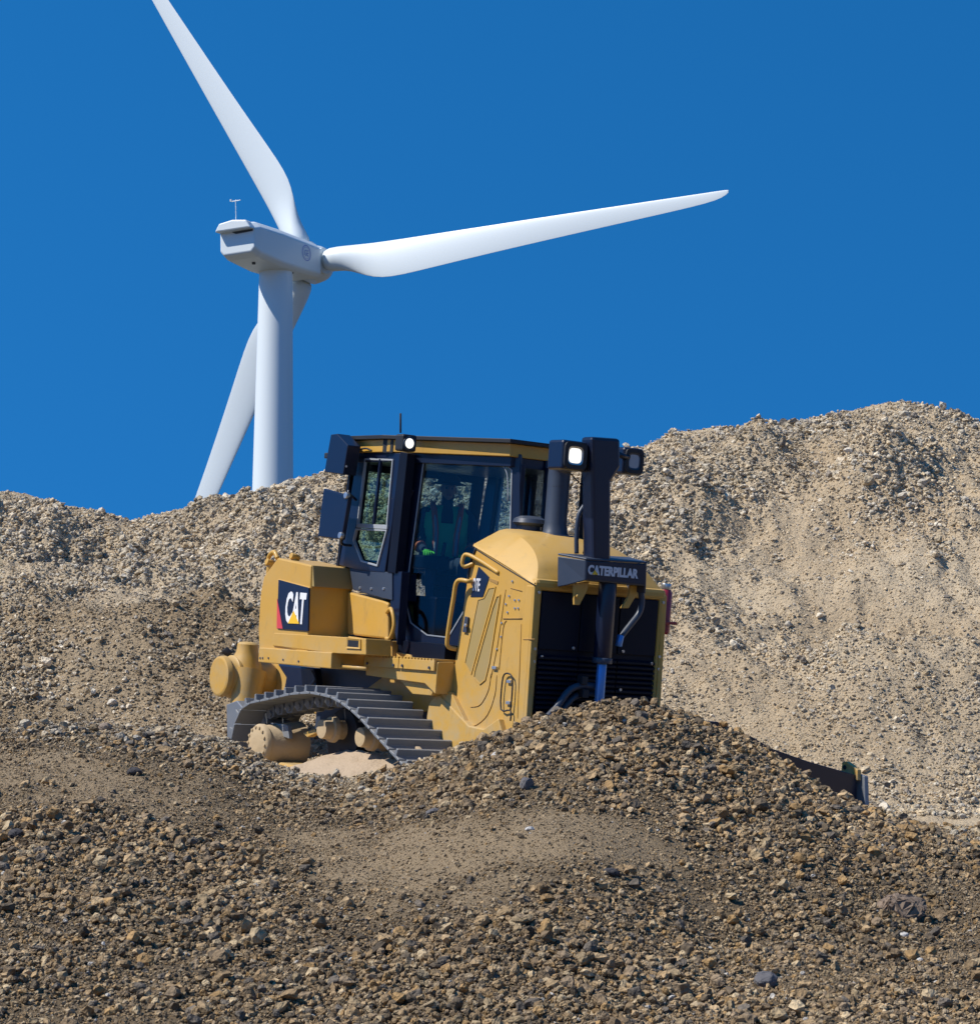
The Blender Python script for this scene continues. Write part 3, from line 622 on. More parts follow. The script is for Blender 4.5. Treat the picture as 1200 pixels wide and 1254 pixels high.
# ---- lift cylinder, housing and light mast
cx, cy = 2.40, -.075
cyl('lift_rod', (cx, cy, .75), (cx, cy, 1.5), .048, CHROME, P)
cyl('lift_cylinder', (cx, cy, 1.42), (cx, cy, 2.35), .088, NAVY, P, n=32)
cyl('cylinder_gland', (cx, cy, 1.405), (cx, cy, 1.46), .097, GREYP, P, n=32)
ml = Fr(2.50, (725, 534.5), (760, 537), (760.5, 572), (749, 590), (748.5, 690), (727, 688))
slab('mast', ml, (-.18, 0, 0), NAVY, P, .03)
hx = 2.52
h0 = Fr(hx, (717, 686), (792, 690.5), (791, 718), (716, 710.5))
hp = slab('nameplate_housing', h0, (-.22, 0, 0), GREYP, P, .01)
slab('nameplate', inset(Fr(hx + .002, (717, 686), (792, 690.5), (791, 718), (716, 710.5)), .012 if True else 0), (.006, 0, 0), NAVY, hp, .002)
# left cheek, slanting back
a, b, c, d = h0
ck = slab('housing_cheek', [a, d, d + np.array([-.16, -.10, -.06]), d + np.array([-.24, -.135, -.08]), a + np.array([-.26, -.135, .02])], (.01, .02, 0), GREYP, hp, .006)
ck2 = slab('housing_cheek', [b, c, c + np.array([-.02, .02, -.07]), c + np.array([-.33, .04, -.05]), b + np.array([-.33, .03, 0])], (0, -.02, 0), GREYP, hp, .006)
slab('housing_top', [a + np.array([0.01, 0, 0]), b + np.array([0.01, 0, 0]), b + np.array([-.33, .03, .04]), a + np.array([-.26, -.135, .03])], (0, 0, .02), GREYP, hp, .006)
t0, t1, t2 = Fr(hx + .008, (719.5, 703.5), (781, 708.8), (719.5, 691.3))
text('lettering', 'CATERPILLAR', t0, (0, 1, 0), (0, 0, 1), t1[1] - t0[1], t2[2] - t0[2], GREYT, hp, .003, .05)
slab('triangle', Fr(hx + .014, (725, 703.3), (732, 704), (728.5, 698)), (.003, 0, 0), TRIY, hp, 0)
for pts, xx in (([(704, 715), (722, 712), (720, 722), (710, 741), (703.5, 741), (703, 722)], 2.40), ([(772, 717), (780, 716), (780, 728), (770, 745), (761, 745), (770, 730)], 2.40)):
    slab('bracket', Fr(xx, *pts), (-.03, 0, 0), YEL, P, .006)
cyl('bracket_pin', Fr(2.41, (707, 730))[0], Fr(2.41, (707, 730))[0] + np.array([.02, 0, 0]), .02, YEL, P, n=12)
# hoses
tube('hydraulic_hose', Fr(2.38, (783, 716), (786, 735), (783, 750), (772, 765), (760, 780)), .030, GREYP, P)
cyl('hose_fitting', Fr(2.38, (760, 778))[0], Fr(2.38, (757, 792))[0], .036, CHROME, P, n=12)
tube('hydraulic_hose', Fr(2.34, (664, 885), (680, 868), (697, 846), (712, 840), (735, 841)), .034, GREYP, P)
tube('hydraulic_hose', Fr(2.30, (670, 890), (688, 870), (702, 855), (716, 850), (738, 851)), .030, GREYP, P)
for q in Fr(2.35, (713, 832), (714, 848)): box('hose_clamp', (q[0] - .04, q[1] - .035, q[2] - .05), (q[0] + .05, q[1] + .035, q[2] + .03), BLK, P, .006)
tube('lamp_cable', Fr(2.30, (718, 586), (720, 610), (709, 630), (706, 655), (706, 678)), .022, GREYP, P)
tube('lamp_wire', Fr(2.30, (697, 578), (708, 590), (719, 604), (721, 640), (714, 678)), .006, BLK, P, n=6)
# work lights on the mast
def work_light(name, cxy, w, h, lens_m, label, fx=2.42, back=.22):
    q = Fr(fx, cxy)[0]; x, y, z = q
    o = box(name, (x - back, y - w / 2, z - h / 2), (x, y + w / 2, z + h / 2), NAVY, P, .025); o['label'] = label
    rr = lambda k, xx, r: [(xx, y + w * k * math.copysign(abs(math.cos(t)) ** r, math.cos(t)), z + h * k * math.copysign(abs(math.sin(t)) ** r, math.sin(t))) for t in [2 * math.pi * i / 32 + .01 for i in range(32)]]
    ring('lamp_bezel', rr(.45, x + .02, .35), rr(.31, x + .02, .5), (-.03, 0, 0), BLK, o, .002)
    ring('reflector', rr(.31, x + .012, .5), rr(.24, x + .004, .55), (-.004, 0, 0), SILV if lens_m is LAMP else GREYP, o, 0)
    slab('lens', rr(.25, x + .006, .55), (-.004, 0, 0), lens_m, o, 0)
    return o
work_light('work_light', (704, 558), .29, .28, LAMP, 'lit square work light on the exhaust side of the mast', fx=2.45, back=.24)
work_light('work_light', (776, 565), .24, .26, LENSG, 'unlit grey work light on the far side of the mast', fx=2.40, back=.14)
tube('lamp_arm', [(cx, -.30, 3.44), (cx, -.48, 3.42)], .03, NAVY, P, sub=2); tube('lamp_arm', [(cx, -.10, 3.40), (cx, .06, 3.38)], .03, NAVY, P, sub=2)
# exhaust stack, second pipe, air intake
e0 = S(.02, (679, 659))[0]; ex, ey, ez = e0
cyl('exhaust_flange', (ex, ey, ez - .05), (ex, ey, ez + .03), .185, GREYP, P, n=32); 
lathe('exhaust_stack', (ex, ey, ez), (0, 0, 1), [(0, .15), (.02, .15), (.06, .125), (.12, .118), (.14, .112), (.62, .112), (.62, .10)], GREYP, P)
tube('exhaust_elbow', [(ex, ey, ez + .5), (ex, ey, ez + .62), (ex + .02, ey, ez + .70), (ex + .10, ey, ez + .78), (ex + .2, ey, ez + .80)], .112, GREYP, P, n=24)
box('rear_pipe', (ex + .05, ey + .22, ez - .1), (ex + .22, ey + .33, ez + .72), BLK, P, .02)
a0 = S(-.12, (648, 652))[0]; ax, ay, az = a0
lathe('air_intake', (ax, ay, az - .06), (0, 0, 1), [(0, .12), (.12, .12), (.13, .155), (.15, .175), (.19, .16), (.22, .10), (.225, .02)], GREYP, P)
cyl('intake_collar', (ax, ay, az - .18), (ax, ay, az - .03), .14, YEL, P, n=24)

# ---- cab
def zroof(x): return 3.56 - .03 * (x + 1.3)
RP = [(-1.30, -.98), (-.40, -.98), (1.02, -.36), (1.02, .36), (-.40, .98), (-1.30, .98)]
slab('cab_roof', [(x, y, 3.50) for x, y in RP], (0, 0, .04), BLK, P, .004)
RP2 = [(-1.22, -.92), (-.36, -.92), (.96, -.31), (.96, .31), (-.36, .92), (-1.22, .92)]
slab('roof_fascia', [(x, y, 3.37) for x, y in RP2], (0, 0, .128), YEL, P, .006)
slab('roof_corner', [(-.44, -.935, 3.36), (-.30, -.90, 3.36), (-.30, -.80, 3.36), (-.44, -.80, 3.36)], (0, 0, .14), BLK, P, .004)
slab('roof_corner', [(-1.36, -.94, 3.34), (-1.10, -.94, 3.34), (-1.10, .94, 3.34), (-1.36, .94, 3.34)], (0, 0, .165), BLK, P, .004)
RP3 = [(-1.2, -.89), (-.36, -.89), (.93, -.27), (.93, .27), (-.36, .89), (-1.2, .89)]
slab('cab_header', [(x, y, 3.27) for x, y in RP3], (0, 0, .10), NAVY, P, .006)
# rear side wall with its window (ring), both sides
wo_ = S(-.88, (438, 553), (490, 555), (480, 640), (471, 701), (440, 699), (415, 692), (427, 620))
wi_ = S(-.88, (447, 562), (480, 563), (473, 645), (461, 693), (442, 688), (432, 662), (437, 640))
cw = ring('cab_side_wall', wo_, wi_, (0, .07, 0), NAVY, P, .01); cwm = mirror(cw)
def frame(outer, w, m, parent, d, nm='window_frame'): return ring(nm, outer, inset(outer, w), d, m, parent, .003)
wn = slab('window_glass', [V3(p) + Vector((0, .03, 0)) for p in wi_], (0, .008, 0), GLASSL, P, 0); mirror(wn)
fr1 = S(-.895, (446, 561), (481, 562), (473.5, 645), (436.5, 643)); fr2 = S(-.895, (435, 647), (473.5, 648.5), (461.5, 694), (441.5, 688), (431.5, 662))
for fr in (fr1, fr2):
    f = frame(fr, .018, SEALG, P, (0, .03, 0)); mirror(f)
mm = S(-.897, (464, 562), (466, 562), (457, 645), (455, 645)); f = slab('window_bar', mm, (0, .03, 0), NAVY, P, .002); mirror(f)
slab('sill_rail', S(-.90, (437, 641), (474, 643), (473.5, 648), (436, 646)), (0, .03, 0), SEALG, P, .002)
# dark base below the wall with bolts
cb = slab('cab_base', S(-.875, (428, 696), (480, 701), (480, 735), (470, 733), (432, 722)), (0, .3, 0), GREYP, P, .006)
bolts('bolt', S(-.875, (441, 720), (455, 721), (470, 721)), (0, -1, 0), .014, .012, SILV, P)
# pillar between wall and door
slab('cab_pillar', S(-.885, (490, 553), (499, 555), (484, 702), (474, 701)), (0, .1, 0), GRILL, P, .004)  # flat black paints the recess shadow along this strip
slab('cab_pillar', S(-.86, (478, 700), (492, 700), (486, 790), (478, 745)), (0, .1, 0), NAVY, P, .006)
# door: slanted panel with the large many-sided window
do = D(0, (501, 552), (637, 556), (636, 640), (632, 700), (600, 760), (560, 806), (520, 806), (481, 786), (479, 740))
di = D(0, (519, 562), (615, 564), (627, 576), (625, 652), (590, 712), (549, 781), (523, 778), (503, 763), (496, 735))
dr = ring('cab_door', do, di, tuple(-DN * .06), NAVY, P, .008); mirror(dr)
dg = slab('window_glass', [V3(p) - V3(DN) * .03 for p in di], tuple(-DN * .008), GLASS, P, 0); mirror(dg)
gm = ring('glass_seal', inset(di, -.004), inset(di, .009), tuple(DN * .006), SEALG, dr, 0)
for (a, b) in ((504, 577), (499, 634), (494, 692)):
    for k in range(3):
        q = D(.0, (a - .8 * k, b + 6 * k))[0]; q = V3(q); cyl('bolt', q, q + V3(DN) * .015, .012, SILV, dr, n=8, bevel=0)
tube('door_handle', D(.03, (501, 590), (493, 596), (493, 606), (500, 612), (506, 600)), .010, NAVY, dr, n=8)
tube('wiper_arm', D(.02, (612, 566), (621, 580), (622, 615)), .006, SEALG, dr, n=6, sub=3)
lower = slab('cab_lower_side', D(-.08, (480, 745), (500, 770), (520, 782), (565, 785), (560, 812), (482, 806)), tuple(-DN * .05), NAVY, P, .006); mirror(lower)
# windscreen and front pillars
XW = float(D(0, (636, 600))[0][0]); YW = float(D(0, (636, 600))[0][1])
for s in (-1, 1): slab('cab_pillar', [(XW, s * abs(YW), 3.3), (XW + .01, s * abs(YW) - s * .05, 3.3), (XW + .01, s * abs(YW) - s * .05, 2.2), (XW, s * abs(YW), 2.2)], (-.06, 0, 0), NAVY, P, .006)
slab('windscreen', [(XW - .02, -abs(YW) + .04, 3.27), (XW - .02, abs(YW) - .04, 3.27), (XW - .02, abs(YW) - .04, 2.3), (XW - .02, -abs(YW) + .04, 2.3)], (-.008, 0, 0), GLASS, P, 0)
slab('firewall', [(XW - .02, -.6, 2.42), (XW - .02, .6, 2.42), (XW - .02, .6, 1.2), (XW - .02, -.6, 1.2)], (-.04, 0, 0), GRILL, P, 0)
# rear wall with its window
ro = [(-1.2, -.86, 3.28), (-1.2, .86, 3.28), (-1.32, .86, 2.1), (-1.32, -.86, 2.1)]; ri = [(-1.21, -.72, 3.20), (-1.21, .72, 3.20), (-1.30, .72, 2.26), (-1.30, -.72, 2.26)]
ring('cab_rear_wall', ro, ri, (.05, 0, 0), GRILL, P, .006); slab('rear_window_glass', ri, (.008, 0, 0), GLASSL, P, 0)
box('cab_floor', (-1.3, -.8, 1.25), (.8, .8, 1.45), GRILL, P, 0)
# inside: near-black for the cab's shade; consoles added to darken its lower part
for s in (-1, 1): box('side_console', (-1.1, s * .42 - .13, 1.45), (.2, s * .42 + .13, 1.92), GRILL, P, .02)
seat = box('operator_seat', (-.55, -.28, 2.02), (-.02, .28, 2.16), GRILL, P, .04); box('seat_back', (-.68, -.26, 2.16), (-.52, .26, 2.86), GRILL, seat, .05); box('seat_base', (-.45, -.2, 1.45), (-.1, .2, 2.02), GRILL, seat, .02)
for s in (-1, 1): box('armrest', (-.5, s * .42 - .07, 2.2), (.1, s * .42 + .07, 2.34), GRILL, seat, .02)
box('dashboard', (.52, -.35, 1.45), (.8, .35, 2.38), GRILL, P, .03)
tube('control_lever', [(.05, -.42, 2.3), (.08, -.42, 2.48)], .02, BLK, P, sub=2)
# mirror, light housing and lamp at the roof
lh = slab('light_housing', S(-1.16, (397, 578), (405, 532), (413, 531), (426, 545), (420, 581)), (0, .16, 0), NAVY, P, .008)
box('housing_bracket', (-1.42, -1.05, 3.30), (-1.15, -.85, 3.36), BLK, P, .01)
cyl('bolt', S(-1.16, (424, 571))[0], S(-1.18, (424, 571))[0], .012, SILV, lh, n=8, bevel=0)
mr = slab('mirror', S(-1.16, (389, 657), (396, 598), (427, 607), (418, 661)), (0, .05, 0), NAVY, P, .01)
for p in ((427, 607), (420, 656)):
    q = S(-1.14, p)[0]; cyl('mirror_joint', q, q + np.array([.0, -.045, 0]), .035, SILV, mr, n=14)
tube('mirror_arm', [S(-1.12, (427, 600))[0], S(-1.12, (424, 640))[0], S(-1.10, (418, 664))[0], S(-.9, (430, 668))[0]], .014, NAVY, mr, n=8)
tube('mirror_arm', [S(-1.12, (427, 604))[0], S(-.9, (436, 612))[0]], .014, NAVY, mr, n=8)
q = S(-.98, (498, 543))[0]; lo = box('roof_lamp', (q[0] - .10, q[1] - .08, q[2] - .08), (q[0] + .05, q[1] + .09, q[2] + .09), BLK, P, .02)
cyl('lens', (q[0] + .045, q[1], q[2]), (q[0] + .06, q[1], q[2]), .052, LAMP, lo, n=24)
cyl('lamp_bezel', (q[0] + .04, q[1], q[2]), (q[0] + .055, q[1], q[2]), .072, GREYP, lo, n=24)
cyl('antenna', S(-.3, (490.5, 530))[0], S(-.3, (490.5, 506))[0], .012, BLK, P, n=8)
tube('roof_wire', S(-.95, (424, 549), (436, 551), (448, 549), (455, 552)), .01, BLK, P, n=6)

# ---- rear winch drum
wd = S(-1.0, (267, 828))[0]; wx, wy, wz = wd
lathe('winch_drum', (wx, wy, wz), (0, 1, 0), [(0, .20), (.012, .225), (.05, .235), (.07, .235), (.085, .215), (.14, .225), (.16, .245), (.19, .245), (.21, .215), (.85, .215), (.85, .10)], YEL, P, n=40)
lathe('winch_neck', (wx + .06, wy + .32, wz + .1), (0, 0, 1), [(0, .19), (.14, .15), (.2, .125), (.28, .12), (.30, .10), (.31, .05)], YEL, P, n=32)
lathe('winch_port', (wx + .16, wy + .30, wz - .06), (.15, -.15, -1), [(-.15, .2), (.16, .17), (.26, .16), (.27, .1)], YEL, P, n=32)
lathe('winch_flange', (wx + .1, wy + .80, wz), (0, 1, 0), [(0, .20), (.03, .25), (.07, .25)], YEL, P, n=40)
cyl('winch_plug', (wx - .16, wy + .22, wz + .24), (wx - .20, wy + .16, wz + .30), .045, BLK, P, n=12)
slab('winch_mount', [(wx + .1, -.35, wz - .35), (wx + .1, -.35, wz + .25), (-1.8, -.35, wz + .25), (-1.8, -.35, wz - .3)], (0, .5, 0), YEL, P, .02)
slab('winch_guard', S(-.95, (277, 863), (290, 858), (298, 868), (292, 905), (278, 906)), (0, .25, 0), STEELW, P, .01)
slab('rear_shield', S(-.80, (339, 813), (384, 818), (388, 850), (345, 858), (350, 830)), (0, .1, 0), NAVY, P, .02)
tube('drain_hose', S(-.85, (382, 822), (386, 832), (380, 842), (386, 852)), .018, GREYP, P, n=8)

# ---- tracks
YO = -1.60; SW = .76
tp = [S(YO, q)[0] for q in ((282, 908), (285, 892), (291, 872), (301, 862), (330, 856), (358, 849.5), (380, 848.5), (403, 853), (421, 863), (437, 876), (464, 906), (492, 936))]
tp = [(float(p[0]), float(p[2])) for p in tp]
path = tp + [(1.72, .17), (1.86, .06), (1.80, -.06), (1.55, -.10), (-1.7, -.10), (-1.93, -.04), (-2.0, .10)]
def resample(pts, step):
    pts = [Vector(p) for p in pts] + [Vector(pts[0])]; L = [0]
    for a, b in zip(pts, pts[1:]): L.append(L[-1] + (b - a).length)
    n = int(L[-1] / step); out = []
    for k in range(n):
        s = L[-1] * k / n
        for i in range(len(L) - 1):
            if L[i] <= s <= L[i + 1]: break
        t = (s - L[i]) / (L[i + 1] - L[i]); p = pts[i].lerp(pts[i + 1], t)
        out.append(p)
    return out
rs = resample(path, .203); n = len(rs)
bm = bmesh.new()          # shoe: plate with one tall grouser, local x along the track, z outward
slab_bm(bm, [(-.095, 0, -.012), (.092, 0, -.012), (.092, 0, .010), (.036, 0, .016), (.030, 0, .082), (.002, 0, .082), (-.012, 0, .016), (-.095, 0, .010)], (0, SW, 0))
shoe_me = bm_mesh(bm, 'track_shoe'); shoe_me.materials.append(STEEL)
bm = bmesh.new(); slab_bm(bm, [(-.085, .30, -.013), (.07, .30, -.013), (.085, .30, -.06), (.05, .30, -.125), (-.04, .30, -.125), (-.09, .30, -.08)], (0, .07, 0)); slab_bm(bm, [(-.085, .50, -.013), (.07, .50, -.013), (.085, .50, -.06), (.05, .50, -.125), (-.04, .50, -.125), (-.09, .50, -.08)], (0, .07, 0)); cyl_bm(bm, (0, .28, -.08), (0, .59, -.08), .035, n=10)
link_me = bm_mesh(bm, 'track_link'); link_me.materials.append(STEEL)
for s in (0, 1):
    for k in range(n):
        a = rs[k]; b = rs[(k + 1) % n]; m_ = (a + b) / 2; t = (b - a).normalized()
        # path runs rear -> top -> front; outward is to its left
        ex_ = Vector((t.x, 0, t.y)); ez_ = Vector((-t.y, 0, t.x)); ey_ = ez_.cross(ex_)
        y0 = YO if s == 0 else -YO - SW
        for me, nm, o_ in ((shoe_me, 'track_shoe', 0), (link_me, 'track_link', 0)):
            o = bpy.data.objects.new(nm, me); col.objects.link(o); o.parent = P
            mm_ = Matrix((( ex_.x, 0, ez_.x, m_.x), (0, 1, 0, y0), (ex_.z, 0, ez_.z, m_.y), (0, 0, 0, 1)))
            o.matrix_local = mm_
            if nm == 'track_shoe': bv = o.modifiers.new('bevel', 'BEVEL'); bv.width = .004; bv.segments = 1
# running gear
for s in (-1, 1):
    y0, y1 = sorted((s * 1.42, s * .98))
    fr_ = slab('track_frame', [(-1.6, y0, -.05), (1.6, y0, -.05), (1.6, y0, .02), (.9, y0, .08), (-1.2, y0, .08), (-1.6, y0, .02)], (0, y1 - y0, 0), YEL, P, .02)
    cyl('idler', (1.45, s * 1.32, .16), (1.45, s * 1.0, .16), .22, STEEL, P); cyl('idler', (-1.65, s * 1.32, .18), (-1.65, s * 1.0, .18), .24, STEEL, P)
    sp = lathe('drive_sprocket', (-.55, s * .98, .40), (0, -s, 0), [(-.1, .30), (-.02, .33), (.04, .33), (.1, .28)], BLK, P, n=40)  # black stands for the shade inside the track
hubc = S(-1.55, (315, 911))[0]; hx_, hy_, hz_ = hubc
DUSTY = mat('dusty_yellow', (.47, .34, .18), .8, dust=.9, dustcol=(.46, .35, .22), bump=.3, bscale=20)
hub = lathe('final_drive', (hx_, hy_, hz_), (0, 1, 0), [(-.03, .07), (-.01, .16), (0, .195), (.02, .21), (.06, .21), (.07, .195), (.3, .225), (.5, .25)], DUSTY, P, n=40)
for k in range(14):
    a = 2 * math.pi * k / 14; q = Vector((hx_ + .172 * math.cos(a), hy_ - .0, hz_ + .172 * math.sin(a))); cyl('bolt', q, q + Vector((0, -.022, 0)), .015, DUSTY, hub, n=8, bevel=0)
for p in ((393, 893), (440, 903)):
    q = S(-1.34, p)[0]; x, y, z = q
    rl = lathe('track_roller', (x, y, z), (0, 1, 0), [(0, .055), (.005, .095), (.04, .10), (.10, .10), (.11, .13), (.16, .135), (.17, .10), (.26, .10), (.28, .135), (.33, .13)], DUSTY, P, n=28)
slab('roller_bracket', S(-1.30, (371, 898), (385, 893), (388, 897), (376, 903)), (0, .08, 0), YEL, P, .004)
slab('guide_plate', S(-1.35, (330, 885), (352, 888), (354, 905), (340, 900)), (0, .05, 0), STEEL, P, .006)
lug = slab('track_lug', S(-1.30, (505, 934), (505, 918), (509, 914), (516, 922), (520, 934)), (0, .05, 0), DUSTY, P, .008)

# ---- blade
bx = 3.52
prof = [(-2.2, .10), (-2.2, .62), (-1.3, .78), (-.9, .98), (.55, 1.00)]
top = Fr(bx, (915, 901), (940, 916), (985, 932), (1045, 949), (1050, 966), (1051, 990))
tz = [(p[1], p[2]) for p in top]
outl = [(bx, -2.2, .05), (bx, -2.2, .75), (bx, -1.0, .95), (bx, .4, .97)] + [(bx, a, b) for a, b in tz[:4]] + [(bx, tz[3][0] + .03, -.05)]
bl = slab('blade', outl, (.05, 0, 0), NAVY, P, .006)
e1 = tz[3]
slab('end_bit', [(bx - .06, e1[0] + .03, e1[1] + .02), (bx + .12, e1[0] + .03, e1[1] + .0), (bx + .2, e1[0] + .03, -.05), (bx - .06, e1[0] + .03, -.05)], (0, .05, 0), STEELW, bl, .004)
slab('lifting_lug', S(e1[0] - .02, (1029, 952), (1031, 934), (1036, 932.5), (1050, 943), (1050, 956)), (0, .05, 0), YEL, bl, .006)
cyl('lug_eye', S(e1[0] - .01, (1035.5, 940))[0], S(e1[0] - .01, (1035.5, 940))[0] + np.array([0, -.016, 0]), .022, BLK, bl, n=12, bevel=0)
for s in (-1, 1): slab('push_arm', [(2.0, s * .5, .1), (3.5, s * .5, .25), (3.5, s * .5, .5), (2.0, s * .5, .4)], (0, .18, 0), YEL, P, .02)

# ------------------------------------------------------------------ fire extinguisher on the far side of the hood
fe = empty('fire_extinguisher'); fe.matrix_world = MW @ Matrix.Translation((2.04, .93, 1.72)); tag(fe, 'small red fire extinguisher with silver cap clipped to the far side of the radiator', 'fire extinguisher')
lathe('bottle', (0, 0, 0), (0, 0, 1), [(0, .05), (.02, .066), (.40, .066), (.44, .05), (.45, .02)], RED, fe)
cyl('cap', (0, 0, .44), (0, 0, .50), .052, SILV, fe); box('print_label', (-.03, -.071, .18), (.04, -.055, .38), GREEN, fe, .003)
box('bracket', (-.08, -.09, .10), (.10, .09, .13), RED, fe, .004)

# ------------------------------------------------------------------ the operator
def person():
    root = empty('person')
    tag(root, 'seated operator in green and orange safety vest, hat and lime gloves behind the cab glass', 'person')
    hd = S(-.05, (549, 602))[0]; root.matrix_world = MW @ Matrix.Translation((float(hd[0]), -.05, 0)) @ Matrix.Rotation(R(-28), 4, 'Z'); X0 = 0.0; Z0 = float(hd[2])
    J = {'pel': (X0 - .10, 0, Z0 - .78), 'sp': (X0 - .08, 0, Z0 - .55), 'ch': (X0 - .06, 0, Z0 - .34), 'nk': (X0 - .03, 0, Z0 - .17), 'nk2': (X0 - .01, 0, Z0 - .10), 'h1': (X0, 0, Z0 - .03), 'h2': (X0 + .005, 0, Z0 + .07)}
    rad = {'pel': .155, 'sp': .18, 'ch': .19, 'nk': .075, 'nk2': .058, 'h1': .082, 'h2': .085}
    E = [('pel', 'sp'), ('sp', 'ch'), ('ch', 'nk'), ('nk', 'nk2'), ('nk2', 'h1'), ('h1', 'h2')]
    for s, t in ((-1, 'r'), (1, 'l')):
        J['sh' + t] = (X0 - .06, s * .235, Z0 - .22); rad['sh' + t] = .085
        J['el' + t] = (X0 + .02, s * .34, Z0 - .54); rad['el' + t] = .06
        J['wr' + t] = (X0 + .26, s * .22, Z0 - .64); rad['wr' + t] = .040
        J['pa' + t] = (X0 + .33, s * .20, Z0 - .66); rad['pa' + t] = .040
        J['hp' + t] = (X0 - .06, s * .11, Z0 - .80); rad['hp' + t] = .10
        J['kn' + t] = (X0 + .40, s * .17, Z0 - .74); rad['kn' + t] = .075
        J['an' + t] = (X0 + .50, s * .16, Z0 - 1.14); rad['an' + t] = .045
        J['to' + t] = (X0 + .66, s * .16, Z0 - 1.18); rad['to' + t] = .04
        E += [('ch', 'sh' + t), ('sh' + t, 'el' + t), ('el' + t, 'wr' + t), ('wr' + t, 'pa' + t), ('pel', 'hp' + t), ('hp' + t, 'kn' + t), ('kn' + t, 'an' + t), ('an' + t, 'to' + t)]
    keys = list(J); me = bpy.data.meshes.new('body'); me.from_pydata([J[k] for k in keys], [(keys.index(a), keys.index(b)) for a, b in E], [])
    o = link('body', me, CLOTH, root); me.materials.append(SKIN)
    sk = o.modifiers.new('skin', 'SKIN'); sk.use_smooth_shade = True
    for k, v in zip(keys, me.skin_vertices[0].data): v.radius = (rad[k], rad[k] * (.8 if k in ('ch', 'sp', 'pel') else 1))
    me.skin_vertices[0].data[0].use_root = True
    ss = o.modifiers.new('sub', 'SUBSURF'); ss.levels = 2; ss.render_levels = 2
    # head shell with a face
    hz = Z0 + .02; bm = bmesh.new(); bmesh.ops.create_uvsphere(bm, u_segments=20, v_segments=14, radius=1)
    for v in bm.verts:
        x, y, z = v.co; v.co = (X0 + .01 + x * (.105 - .01 * (z < -.3)), y * (.08 - .018 * max(0, -z)), hz + z * .125)
        if x > .8 and abs(y) < .3 and -.35 < z < .15: v.co.x += .022
    face = link('face', bm_mesh(bm, 'face'), SKIN, root, smooth=True)
    for s in (-1, 1):
        cyl('eye', (X0 + .10, s * .032, hz + .01), (X0 + .112, s * .032, hz + .01), .012, BLK, face, n=10, bevel=0); box('ear', (X0 - .01, s * .078 - .008, hz - .03), (X0 + .03, s * .078 + .008, hz + .03), SKIN, face, .006)
    box('mouth', (X0 + .095, -.025, hz - .065), (X0 + .103, .025, hz - .057), RED, face, .002)
    lathe('hat', (X0, 0, hz + .05), (.05, 0, 1), [(0, .19), (.012, .19), (.03, .125), (.08, .115), (.11, .085), (.12, .02)], CLOTH, root)
    # vest: open shell over the torso
    bm = bmesh.new(); rows = []
    for (z, w, d) in ((-.70, .235, .18), (-.50, .23, .18), (-.34, .245, .185), (-.24, .245, .165), (-.16, .18, .12)):
        rows.append([bm.verts.new((X0 - .06 + d * math.cos(a), w * math.sin(a), Z0 + z + (0 if z > -.5 else 0))) for a in [2 * math.pi * k / 24 for k in range(24)]])
    for A, B in zip(rows, rows[1:]):
        for k in range(24):
            if k in (23, 0) and B is rows[-1]: continue
            if k in (0, 23) and B is rows[-2]: continue
            bm.faces.new((A[k], A[(k + 1) % 24], B[(k + 1) % 24], B[k]))
    v = link('vest', bm_mesh(bm, 'vest'), VEST, root, smooth=True); so_ = v.modifiers.new('solid', 'SOLIDIFY'); so_.thickness = .012; so_.offset = 1
    for s in (-1, 1):
        tube('vest_stripe', [(X0 + .125, s * .11, Z0 - .68), (X0 + .13, s * .11, Z0 - .48), (X0 + .12, s * .125, Z0 - .33), (X0 + .065, s * .14, Z0 - .21), (X0 - .05, s * .15, Z0 - .14)], .034, ORNG, v, n=8)
        tube('vest_tape', [(X0 + .15, s * .11, Z0 - .68), (X0 + .155, s * .11, Z0 - .48), (X0 + .145, s * .125, Z0 - .33), (X0 + .085, s * .14, Z0 - .21)], .016, REFL, v, n=8)
        # upper sleeve cuffs and gloves with fingers
        cyl('sleeve_band', (X0 + .10, s * .30, Z0 - .575), (X0 + .19, s * .26, Z0 - .61), .066, ORNG, root, n=16)
        bm = bmesh.new(); px_, py_, pz_ = X0 + .31, s * .205, Z0 - .655
        bmesh.ops.create_cube(bm, size=1, matrix=Matrix.Translation((px_, py_, pz_)) @ Matrix.Diagonal((.11, .095, .045, 1)))
        bmesh.ops.bevel(bm, geom=bm.edges[:], offset=.018, segments=3, affect='EDGES')
        for k in range(4):
            yy_ = py_ + (k - 1.5) * .023; l = (.06, .075, .07, .055)[k]
            tube_bm(bm, [(px_ + .04, yy_, pz_), (px_ + .05 + l * .6, yy_, pz_ - .004), (px_ + .05 + l, yy_, pz_ - .035), (px_ + .03 + l, yy_, pz_ - .06)], .0115, n=8, sub=3)
        tube_bm(bm, [(px_ - .01, py_ - s * .04, pz_), (px_ + .03, py_ - s * .07, pz_ - .01), (px_ + .06, py_ - s * .065, pz_ - .03)], .013, n=8, sub=3)
        link('glove', bm_mesh(bm, 'glove'), LIME, root, smooth=True)
    return root
person()

